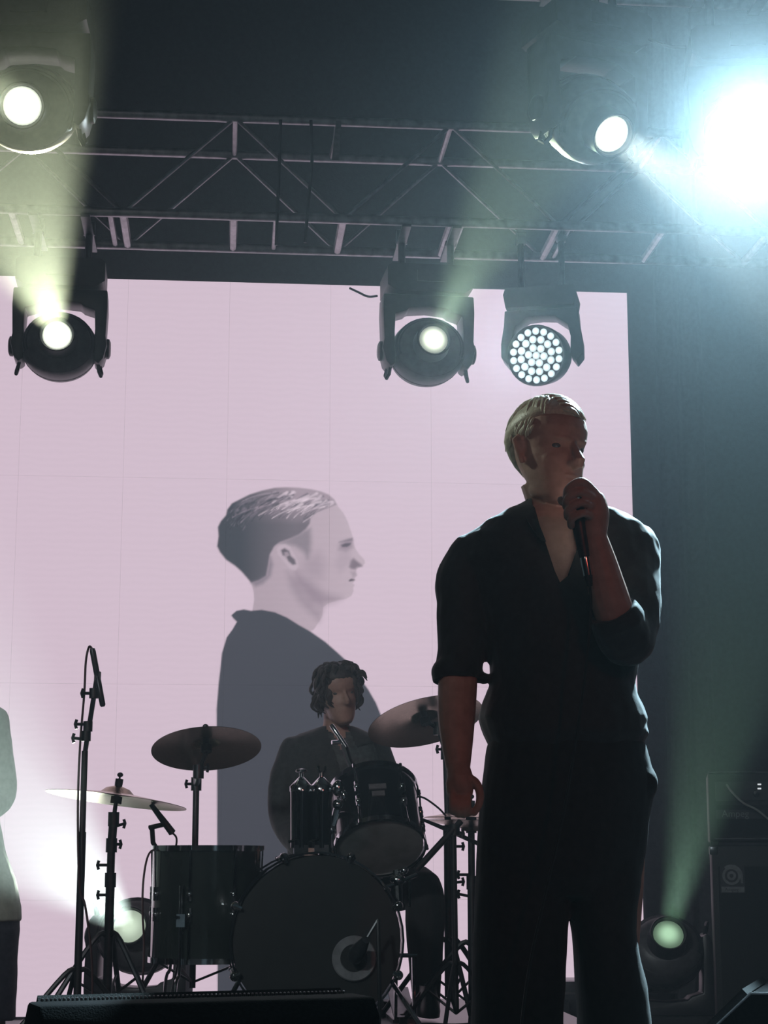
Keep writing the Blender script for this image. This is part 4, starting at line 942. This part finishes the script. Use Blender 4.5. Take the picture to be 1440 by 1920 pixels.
def finger(mb, pts, r0, r1):
    c = catmull([(*PY(p[0], p[1], p[2]), 0) for p in pts], 4); P_ = [Vector(x[:3]) for x in c]
    R_ = list(np.linspace(r0, r1, len(P_))); d = (P_[-1] - P_[-2]).normalized()
    mb.tube(P_ + [P_[-1] + d * r1 * 0.6, P_[-1] + d * r1 * 0.95], R_ + [r1 * 0.8, r1 * 0.35], 10)

# ------------------------------------------------------------------ the singer
Y0 = 3.95
sing = thing('person', (PY(1040, 1400, Y0).x, Y0, 0), 'person in an open black shirt and wide black trousers holding a microphone to the mouth', 'person')
HA = radians(29)
HM = Matrix.Translation(PY(1030, 852, Y0 - 0.01)) @ Matrix.Rotation(pi + HA, 4, 'Z') @ Matrix.Rotation(radians(-4), 4, 'X') @ Matrix.Rotation(radians(-2), 4, 'Y')
TOR = [(940, 988, 1080, .055), (953, 966, 1135, .068), (964, 944, 1178, .080), (980, 908, 1205, .092), (1008, 874, 1222, .105), (1050, 862, 1222, .115), (1100, 885, 1212, .120), (1160, 902, 1203, .120), (1230, 916, 1196, .118), (1280, 921, 1187, .114), (1305, 914, 1194, .118), (1328, 903, 1206, .124), (1345, 898, 1213, .130), (1362, 903, 1211, .130), (1376, 907, 1215, .130), (1392, 914, 1206, .122), (1410, 922, 1196, .115)]
AR = [(892, 1050, Y0 + .01, .052), (870, 1085, Y0 + .015, .052), (862, 1160, Y0 + .01, .047), (860, 1225, Y0, .043), (858, 1285, Y0 - .02, .043), (856, 1340, Y0 - .05, .041), (857, 1395, Y0 - .08, .034), (859, 1440, Y0 - .10, .026)]
AL = [(1180, 1032, Y0 + .01, .054), (1190, 1080, Y0 - .04, .050), (1187, 1150, Y0 - .10, .046), (1177, 1202, Y0 - .15, .043), (1158, 1165, Y0 - .19, .043), (1140, 1110, Y0 - .21, .041), (1127, 1055, Y0 - .22, .034), (1115, 1008, Y0 - .225, .027)]
bd = MB()
head_into(bd, HM, 1.02)
nk0 = HM @ Vector((0, -.020, -.055)); nk1 = PY(1040, 968, Y0 + 0.015)
bd.tube([nk0, nk0.lerp(nk1, 0.5), nk1, nk1 + Vector((0, 0.0, -0.08))], [.052, .052, .062, .09], 20)
bd.loft([sl(py, L_, R_, Y0, hd, grow=-0.016) for py, L_, R_, hd in TOR[1:]] + [sl(1450, 925, 1200, Y0, .11), sl(1520, 925, 1190, Y0, .10), sl(1560, 940, 1180, Y0, .08)])
limb(bd, AR); limb(bd, AL)
for sgn, c0 in ((0, 975), (1, 1140)):
    limb(bd, [(c0, 1480, Y0, .085), (c0 + (3 if sgn else 0), 1650, Y0, .075), (c0 + (8 if sgn else -2), 1820, Y0, .055), (c0 + (12 if sgn else -3), 1960, Y0 + .01, .052), (c0 + (12 if sgn else -4), 2130, Y0 + .02, .038), (c0 + (12 if sgn else -4), 2170, Y0 + .02, .036)])
# right hand hanging, loosely curled
YH = Y0 - .115
limb(bd, [(860, 1445, Y0 - .105, .026), (864, 1465, YH, .028), (867, 1484, YH, .024)])
limb(bd, [(853, 1468, YH, .020), (854, 1488, YH, .018)])
for x0, x1, dy in ((849, 848, 0), (858.5, 858, 5), (868, 868, 6), (877.5, 877, 3)):
    finger(bd, [(x0, 1484, YH - .008), (x1, 1506 + dy, YH - .020), (x1 + 1, 1522 + dy, YH - .004), (x1 + 2, 1519 + dy, YH + .022)], .0082, .0070)
finger(bd, [(878, 1458, YH - .012), (893, 1469, YH - .018), (900, 1488, YH - .020), (898, 1508, YH - .016), (889, 1524, YH - .010)], .0105, .0078)
# left hand round the microphone
YM = Y0 - .245
limb(bd, [(1114, 1005, Y0 - .226, .027), (1114, 985, Y0 - .226, .030), (1115, 962, Y0 - .228, .031), (1112, 940, Y0 - .228, .028)])
limb(bd, [(1102, 985, Y0 - .222, .020), (1100, 950, Y0 - .22, .022)])
for i, (k0, m0, e0, t0) in enumerate((((1116, 925), (1091, 903), (1066, 916), (1062, 932)), ((1121, 940), (1090, 922), (1064, 936), (1061, 950)), ((1121, 956), (1092, 942), (1066, 956), (1064, 969)), ((1116, 972), (1094, 962), (1072, 973), (1071, 986)))):
    finger(bd, [(*k0, YM + .008), (*m0, YM - .026), (*e0, YM - .018), (*t0, YM + .004)], .0102 - .0004 * i, .0084)
finger(bd, [(1108, 968, YM + .03), (1085, 955, YM + .045), (1062, 944, YM + .04), (1052, 938, YM + .03)], .0125, .0095)
for sgn, c0 in ((0, 970), (1, 1152)):
    p = PY(c0, 2170, Y0); bd.ell((p.x, Y0 - .03, 0.05), (.04, .11, .04))
body = remesh(bd, 'body', M_skin, sing, 0.0028, 3)
eyes(body, HM, 1.02)
# hair: short, swept aside, light
rnd = random.Random(5); reg = []
def zz(x, y, o): return .008 + .113 * sqrt(max(0.0, 1 - (x / .090) ** 2 - ((y + .010) / .112) ** 2)) + o
for i in range(210):
    y0 = rnd.uniform(-.085, .078); xp = .028 + rnd.uniform(-.006, .006)      # parting on one side, combed across
    s_ = -1 if rnd.random() < .72 else 1; span = (.088 if s_ < 0 else .045) * rnd.uniform(.55, .95); st0 = rnd.random() * .55
    lim = .087 * sqrt(max(.02, 1 - ((y0 + .010) / .112) ** 2)); pts = []
    for q_ in (0, .33, .66, 1):
        x = max(-lim, min(lim, xp + s_ * span * (st0 + (1 - st0) * q_))); y = y0 + .016 * q_ * (1 if y0 > -.02 else -.5); pts.append((x, y, max(.03, zz(x, y, .0125 - .005 * q_))))
    pts = [p_ for p_ in pts if p_[2] > (.074 if p_[1] > .02 else .05)]
    if len(pts) < 3: continue
    if max(abs(pts[0][k_] - pts[-1][k_]) for k_ in range(3)) > .008: reg.append((pts, rnd.uniform(.0034, .0060)))
for s in (-1, 1):
    for i in range(60):
        y = rnd.uniform(-.098, .030); z = .052 + rnd.uniform(-.004, .02); L = .040 if y < -.035 else (.026 if y < .0 else .034 - .5 * y)
        xx = s * .0765 * sqrt(max(0.05, 1 - ((y + .006) / .106) ** 2))
        reg.append(([(xx * .985, y, z), (xx * 1.02, y - .005, z - L * .5), (xx * .99, y - .010, z - L)], .0036))
CAP = [(-.050, -.045, -.060, .028), (-.03, -.040, -.073, .050), (-.01, -.036, -.086, .062), (.01, -.034, -.096, .0695), (.026, -.020, -.102, .0755), (.045, .020, -.107, .080), (.062, .058, -.105, .0805), (.078, .079, -.099, .077), (.092, .077, -.089, .069), (.108, .060, -.069, .054), (.121, .034, -.042, .034), (.127, .008, -.018, .012)]
hair_locks(sing, HM, M_hair_bl, rnd, reg, 1.02, CAP)
# shirt
VP = [(992, 915), (1090, 905), (1092, 985), (1080, 1035), (1064, 1080), (1050, 1092), (1040, 1070), (1022, 1015), (1004, 970)]
def in_poly(x, y, poly):
    r = False
    for i in range(len(poly)):
        (ax, ay), (bx_, by_) = poly[i], poly[(i + 1) % len(poly)]
        if (ay > y) != (by_ > y) and x < (bx_ - ax) * (y - ay) / (by_ - ay) + ax: r = not r
    return r
sh = MB()
sh.loft([sl(py, L_, R_, Y0, hd) for py, L_, R_, hd in TOR])
limb(sh, [(888, 1052, Y0 + .01, .062), (872, 1085, Y0 + .015, .066), (871, 1140, Y0 + .01, .063), (868, 1205, Y0 + .002, .056), (862, 1245, Y0 - .01, .052), (858, 1262, Y0 - .015, .050)], capround=False, capstart=True)
limb(sh, [(856, 1244, Y0 - .01, .050), (857, 1258, Y0 - .014, .056), (858, 1276, Y0 - .018, .053)], capround=False)   # rolled cuff
limb(sh, [(1182, 1030, Y0 + .01, .066), (1187, 1078, Y0 - .035, .063), (1187, 1150, Y0 - .10, .060), (1177, 1200, Y0 - .15, .057), (1163, 1180, Y0 - .18, .057), (1153, 1154, Y0 - .195, .054)], capround=False, capstart=True)
limb(sh, [(1160, 1170, Y0 - .188, .058), (1149, 1146, Y0 - .2, .053)], capround=False)
sh.ell(PY(909, 1272, Y0 - .01), (.014, .04, .010))
cutter = MB(); vn = len(VP); nx_ = [PY(x, y, Y0 - .22) for x, y in VP]; fx_ = [PY(x, y, Y0 + .0) for x, y in VP]
cutter.add(nx_ + fx_, [tuple(range(vn)), tuple(range(vn, 2 * vn))] + [(i, (i + 1) % vn, vn + (i + 1) % vn, vn + i) for i in range(vn)])
remesh(sh, 'shirt', M_shirt, sing, 0.0052, 3, 0.0055, 13.0, None, 0.0, cutter)
for pts in ([(988, 935), (1003, 952), (1012, 985), (1024, 1015), (1012, 1012), (994, 985), (982, 960)], [(1078, 938), (1092, 950), (1096, 985), (1084, 1020), (1079, 1000), (1080, 970)]):
    cl = MB(); vv = []   # open collar flap
    for k, (x, y) in enumerate(pts): vv.append(PY(x, y, Y0 - .02 - min(.095, max(0, (y - 930)) * .0016)))
    n = len(vv); cl.add(vv + [v + Vector((0, .006, 0)) for v in vv], [tuple(range(n)), tuple(range(n, 2 * n))] + [(i, (i + 1) % n, n + (i + 1) % n, n + i) for i in range(n)]); cl.build('collar', M_shirt, sing)
# trousers
tr = MB()
tr.loft([sl(py, L_, R_, Y0, hd) for py, L_, R_, hd in ((1384, 920, 1200, .115), (1400, 914, 1208, .122), (1430, 910, 1216, .128), (1462, 904, 1224, .132), (1490, 900, 1222, .132), (1530, 897, 1216, .130), (1590, 894, 1209, .125), (1640, 892, 1202, .118), (1678, 891, 1196, .10), (1690, 930, 1160, .05))])
tr.loft([sl(py, L_, R_, Y0, hd) for py, L_, R_, hd in ((1600, 900, 1062, .10), (1660, 890, 1064, .105), (1720, 890, 1064, .105), (1780, 889, 1061, .105), (1840, 886, 1058, .108), (1900, 885, 1055, .11), (2000, 885, 1052, .115), (2120, 880, 1050, .125), (2182, 876, 1050, .13))])
tr.loft([sl(py, L_, R_, Y0, hd) for py, L_, R_, hd in ((1600, 1060, 1200, .10), (1660, 1063, 1198, .105), (1705, 1068, 1191, .105), (1750, 1077, 1189, .105), (1800, 1080, 1197, .105), (1850, 1082, 1209, .108), (1900, 1086, 1215, .11), (2000, 1090, 1218, .115), (2120, 1092, 1222, .125), (2182, 1092, 1226, .13))])
tr.ell(PY(1213, 1468, Y0 - .02), (.02, .07, .035))
remesh(tr, 'trousers', M_trou, sing, 0.0065, 3, 0.0035, 9.0)
for c0 in (966, 1158):
    q = MB(); p = PY(c0, 2170, Y0); q.loft([[Vector((p.x + .046 * w_ * cos(2 * pi * i / 20), Y0 - .06 + .145 * l_ * sin(2 * pi * i / 20), z_)) for i in range(20)] for z_, w_, l_ in ((0.0, .95, .95), (.02, 1, 1), (.05, .95, .92), (.085, .75, .7), (.10, .6, .5))]); q.build('shoe', M_shoe, sing)

# the singer's microphone and its cable
t = thing('vocal_microphone', PY(1085, 985, YM), 'handheld microphone with a silver end gripped in the singer hand', 'microphone')
m0, m1 = PY(1074, 918, YM + .012), PY(1106, 1098, YM + .010)
ax_ = m1 - m0; L = ax_.length
q = MB(); q.lathe([(L * .12, .0), (L * .12, .0155), (L * .3, .0165), (L * .55, .0135), (L * .70, .0115), (L * .72, .0)], m0, ax_, 20); q.build('body', M_mic, t)
q = MB(); q.lathe([(-.012, .0), (-.010, .012), (0.0, .021), (L * .06, .0245), (L * .12, .023), (L * .15, .017), (L * .15, 0)], m0, ax_, 20); q.build('grille', M_steel, t)
q = MB(); q.lathe([(L * .71, .0), (L * .71, .0118), (L * .74, .0122), (L * .90, .0112), (L * .905, .0)], m0, ax_, 20); tag(q.build('connector', M_chrome, t), 'bright silver connector')
q = MB(); q.lathe([(L * .90, .0), (L * .90, .009), (L, .006), (L, .0)], m0, ax_, 12); q.build('strain_relief', M_rubber, t)
q = MB(); q.tube(catmull([m1 - ax_ * 0.02, PY(1108, 1135, YM + .008), PY(1104, 1200, YM), PY(1094, 1290, YM), PY(1078, 1400, YM + .01), PY(1054, 1540, YM + .02), PY(1022, 1680, YM + .02), PY(995, 1800, YM + .01), PY(978, 1920, YM - .02), PY(970, 2050, YM - .05), (PY(968, 2100, YM).x, YM - .12, .01), (PY(1000, 2100, YM).x + .05, YM - .22, .008), (PY(1100, 2100, YM).x + .3, YM - .3, .008)], 6), .0032, 6)
tag(q.build('microphone_cable', M_cable), 'thin black cable hanging from the microphone down the front of the singer', 'cable')

# ------------------------------------------------------------------ the drummer
YD = 7.38
dr = thing('person', (PY(628, 1600, YD).x, YD, ZR), 'person with wavy dark hair and charcoal jacket seated behind the drum kit', 'person')
DM = Matrix.Translation(PY(634, 1302, YD - .06)) @ Matrix.Rotation(pi + radians(16), 4, 'Z') @ Matrix.Rotation(radians(-5), 4, 'X') @ Matrix.Rotation(radians(7), 4, 'Y')
DT = [(1362, 600, 664, .055), (1374, 570, 692, .075), (1384, 548, 712, .09), (1400, 530, 722, .105), (1430, 524, 724, .115), (1480, 532, 716, .115), (1540, 537, 712, .115), (1600, 538, 712, .118), (1650, 535, 716, .12), (1672, 545, 706, .11)]
DAR = [(550, 1406, YD, .045), (532, 1465, YD - .03, .047), (530, 1535, YD - .08, .042), (560, 1580, YD - .22, .040), (592, 1600, YD - .36, .030)]
DAL = [(706, 1406, YD, .045), (724, 1465, YD - .03, .047), (724, 1535, YD - .08, .042), (702, 1575, YD - .22, .040), (680, 1598, YD - .36, .030)]
bd = MB(); head_into(bd, DM, 1.0)
n0 = DM @ Vector((0, -.028, -.055)); n1 = PY(630, 1380, YD); bd.tube([n0, n0.lerp(n1, .5), n1, n1 + Vector((0, 0, -.07))], [.054, .053, .06, .08], 18)
bd.loft([sl(py, L_, R_, YD, hd, grow=-.016) for py, L_, R_, hd in DT]); limb(bd, DAR); limb(bd, DAL)
for base, tips in (((592, 1600), -1), ((680, 1598), 1)):
    yh = YD - .38; limb(bd, [(base[0], base[1], yh + .02, .028), (base[0] - tips * 8, base[1] + 6, yh - .03, .030)])
    for k in range(4): finger(bd, [(base[0] - tips * (2 + 5 * k), base[1] - 4, yh - .05), (base[0] - tips * (4 + 5 * k), base[1] + 2, yh - .085), (base[0] - tips * (4 + 5 * k), base[1] + 14, yh - .075), (base[0] - tips * (3 + 5 * k), base[1] + 16, yh - .05)], .010, .008)
    finger(bd, [(base[0] - tips * 16, base[1] + 4, yh - .01), (base[0] - tips * 22, base[1] + 6, yh - .04), (base[0] - tips * 20, base[1] + 8, yh - .07)], .011, .009)
DLR = [(585, 1660, YD - .02, .085), (572, 1662, YD - .25, .08), (560, 1660, YD - .46, .062), (562, 1740, YD - .47, .058), (566, 1830, YD - .46, .044), (568, 1880, YD - .46, .038)]
DLL = [(672, 1662, YD - .02, .085), (735, 1664, YD - .22, .082), (790, 1668, YD - .42, .066), (797, 1745, YD - .44, .060), (798, 1830, YD - .43, .046), (800, 1880, YD - .42, .038)]
limb(bd, DLR); limb(bd, DLL)
body = remesh(bd, 'body', M_skin, dr, 0.0065, 2); eyes(body, DM)
jk = MB(); jk.loft([sl(py, L_, R_, YD, hd) for py, L_, R_, hd in DT]); limb(jk, DAR[:-1] + [(580, 1594, YD - .31, .036)], grow=.013, capround=False, capstart=True); limb(jk, DAL[:-1] + [(690, 1590, YD - .31, .036)], grow=.013, capround=False, capstart=True)
def dcut(p):
    if p.y > YD - .03: return False
    x, y = to_px(p.x, p.y, p.z); return in_poly(x, y, [(612, 1362), (652, 1362), (668, 1400), (700, 1392), (716, 1440), (700, 1560), (650, 1640), (640, 1450), (622, 1400)])
remesh(jk, 'jacket', M_jacket, dr, 0.0075, 3, .004, 12.0, dcut, 3.3)
dsx = MB(); dsx.loft([sl(py, L_, R_, YD, hd, grow=-.007) for py, L_, R_, hd in DT[1:]])
def dcut2(p):
    if p.y > YD - .03: return False
    x, y = to_px(p.x, p.y, p.z); return in_poly(x, y, [(616, 1360), (652, 1360), (640, 1408)])
remesh(dsx, 'shirt', M_dshirt, dr, 0.008, 2, .003, 22.0, dcut2)
tr = MB(); limb(tr, DLR, grow=.014, capround=True); limb(tr, DLL, grow=.014, capround=True); tr.loft([sl(py, L_, R_, YD, hd) for py, L_, R_, hd in ((1625, 540, 712, .11), (1655, 533, 720, .125), (1685, 540, 712, .115))])
remesh(tr, 'trousers', M_trou, dr, 0.0085, 3, .004, 10.0)
for px_, yy in ((568, YD - .52), (801, YD - .48)):
    q = MB(); x = PY(px_, 1880, YD - .46).x; q.loft([[Vector((x + .044 * w_ * cos(2 * pi * i / 18), yy + .135 * l_ * sin(2 * pi * i / 18), ZR + .02 + z_)) for i in range(18)] for z_, w_, l_ in ((0.0, .95, .95), (.02, 1, 1), (.05, .95, .9), (.085, .75, .65), (.11, .7, .5))]); q.build('shoe', M_shoe, dr)
rnd = random.Random(9); reg = []
for i in range(150):
    az = rnd.uniform(0, 2 * pi)
    if abs(az - pi / 2) < 0.62: continue
    rr_ = rnd.uniform(.75, 1.05); x, y = .082 * rr_ * cos(az), -.006 + .098 * rr_ * sin(az); front = max(0, sin(az)); z = rnd.uniform(.0, .09)
    L = rnd.uniform(.05, .10) * (1 - .35 * front); wob = rnd.uniform(-.014, .014)
    reg.append(([(x * .8, y * .8, z + .02), (x * 1.08, y * 1.06, z - L * .2), (x * 1.16 + wob, y * 1.12, z - L * .6), (x * 1.08 - wob, y * 1.06 + wob, z - L)], rnd.uniform(.007, .012)))
for i in range(60):
    x = rnd.uniform(-.07, .07); y = rnd.uniform(-.08, .075); z = .1 * sqrt(max(.05, 1 - (x / .095) ** 2 - (y / .115) ** 2)) + .022
    reg.append(([(x, y, z), (x + .02 * (1 if x > 0 else -1), y + .012, z + .008), (x * 1.35 + .012 * (1 if x > 0 else -1), y + .018, z - .018)], rnd.uniform(.007, .011)))
DC = [(-.05, -.045, -.092, .055), (-.02, -.01, -.104, .076), (.01, .018, -.108, .085), (.035, .055, -.110, .089), (.06, .083, -.107, .087), (.085, .080, -.094, .076), (.108, .062, -.074, .058), (.124, .03, -.045, .032), (.129, .01, -.02, .012)]
hair_locks(dr, DM, M_hair_br, rnd, reg, 1.0, DC)
for i, (bx_, by_) in enumerate(((588, 1608), (684, 1606))):
    q = MB(); p0 = PY(bx_, by_, YD - .30); p1 = PY(bx_ + (26 if i == 0 else -26), by_ - 2, YD - .72); q.tube([p0, p0.lerp(p1, .9), p1], [.0075, .0055, .004], 8)
    tag(q.build('drum_stick', M_wood), 'wooden drum stick in the drummer hand above the floor tom side' if i == 0 else 'wooden drum stick in the drummer hand behind the tipped tom', 'drum stick')
t = thing('drum_throne', (PY(628, 1600, YD).x, YD + .02, ZR), 'round black stool under the drummer', 'stool')
cx = PY(628, 1600, YD).x; sz = PY(628, 1690, YD).z
q = MB(); q.lathe([(-.06, 0.0), (-.06, .15), (-.03, .165), (-.005, .16), (0.0, 0.0)], (cx, YD + .02, sz), (0, 0, 1), 28); q.build('seat', M_tolex, t)
q = MB(); q.tube([(cx, YD + .02, sz - .05), (cx, YD + .02, ZR + .08)], .014, 10); q.build('post', M_chrome, t)
leg_set(t, Vector((cx, YD + .02, ZR + .26)), ZR, .24, (.5, 2.6, 4.7), M_chrome, .009)

# ------------------------------------------------------------------ musician at the left edge
YL = 7.2
lp = thing('person', (PY(-78, 1800, YL).x, YL, 0), 'person in a loose pale green shirt and navy trousers standing with one elbow bent', 'person')
LM = Matrix.Translation(PY(-80, 1245, YL - .02)) @ Matrix.Rotation(pi + radians(-20), 4, 'Z') @ Matrix.Rotation(radians(-10), 4, 'X')
LT = [(1312, -110, -48, .055), (1324, -140, -18, .075), (1340, -165, 0, .095), (1370, -168, 4, .105), (1430, -160, -6, .11), (1500, -155, -4, .11), (1545, -152, 0, .112), (1600, -160, 12, .12), (1650, -178, 30, .13), (1700, -186, 40, .135), (1728, -188, 40, .135)]
LAL = [(-12, 1352, YL, .050), (-2, 1420, YL - .01, .046), (2, 1492, YL - .03, .043), (-28, 1516, YL - .14, .040), (-70, 1505, YL - .25, .028)]
LAR = [(-150, 1352, YL, .050), (-168, 1430, YL, .046), (-170, 1500, YL - .03, .043), (-140, 1530, YL - .16, .040), (-100, 1540, YL - .26, .028)]
bd = MB(); head_into(bd, LM, .98); n0 = LM @ Vector((0, -.028, -.055)); n1 = PY(-80, 1322, YL); bd.tube([n0, n0.lerp(n1, .5), n1, n1 + Vector((0, 0, -.07))], [.053, .052, .058, .08], 16)
bd.loft([sl(py, L_, R_, YL, hd, grow=-.018) for py, L_, R_, hd in LT]); limb(bd, LAL); limb(bd, LAR)
for bx_, by_, s in ((-70, 1505, -1), (-100, 1540, 1)):
    limb(bd, [(bx_, by_, YL - .25, .027), (bx_ + s * 14, by_, YL - .30, .03)])
    for k in range(4): finger(bd, [(bx_ + s * 16, by_ - 14 + 9 * k, YL - .32), (bx_ + s * 26, by_ - 14 + 9 * k, YL - .35), (bx_ + s * 30, by_ - 12 + 9 * k, YL - .32), (bx_ + s * 26, by_ - 10 + 9 * k, YL - .30)], .0105, .008)
    finger(bd, [(bx_ + s * 8, by_ - 14, YL - .29), (bx_ + s * 18, by_ - 24, YL - .31), (bx_ + s * 28, by_ - 24, YL - .32)], .011, .009)
LL1 = [(-30, 1700, YL, .085), (-22, 1790, YL, .07), (-16, 1870, YL, .055), (-12, 1925, YL + .01, .045)]; LL2 = [(-125, 1700, YL, .085), (-132, 1790, YL, .07), (-138, 1870, YL, .055), (-142, 1925, YL + .01, .045)]
limb(bd, LL1); limb(bd, LL2)
body = remesh(bd, 'body', M_skin, lp, .007, 2); eyes(body, LM, .98)
sh = MB(); sh.loft([sl(py, L_, R_, YL, hd) for py, L_, R_, hd in LT]); limb(sh, LAL[:-1] + [(-48, 1512, YL - .2, .036)], grow=.012, capround=False, capstart=True); limb(sh, LAR[:-1] + [(-118, 1536, YL - .21, .036)], grow=.012, capround=False, capstart=True)
remesh(sh, 'shirt', M_pale, lp, .008, 3, .005, 9.0)
tr = MB(); tr.loft([sl(py, L_, R_, YL, hd) for py, L_, R_, hd in ((1690, -182, 36, .125), (1730, -182, 37, .125), (1775, -180, 35, .10))])
for a_, b_ in ((-76, 37), (-182, -70)):
    tr.loft([sl(py, a_ + dx, b_ - dx2, YL, hd) for py, dx, dx2, hd in ((1740, 0, 0, .11), (1800, 2, 4, .11), (1860, 4, 6, .11), (1912, 4, 9, .11))])
remesh(tr, 'trousers', M_navy, lp, .008, 3, .004, 9.0)
for px_ in (-18, -128):
    q = MB(); x = PY(px_, 1900, YL).x; q.loft([[Vector((x + .046 * w_ * cos(2 * pi * i / 18), YL - .05 + .14 * l_ * sin(2 * pi * i / 18), z_)) for i in range(18)] for z_, w_, l_ in ((0.0, .95, .95), (.02, 1, 1), (.06, .9, .85), (.12, .75, .55))]); q.build('shoe', M_shoe, lp)
rnd = random.Random(11); reg = []
for i in range(70):
    az = rnd.uniform(0, 2 * pi); x, y = .08 * cos(az), -.006 + .095 * sin(az); z = rnd.uniform(.03, .09); reg.append(([(x * .85, y * .85, z), (x * 1.06, y * 1.04, z - .02), (x * 1.03, y * 1.02, z - .045)], .007))
hair_locks(lp, LM, M_hair_br, rnd, reg, .98, CAP)
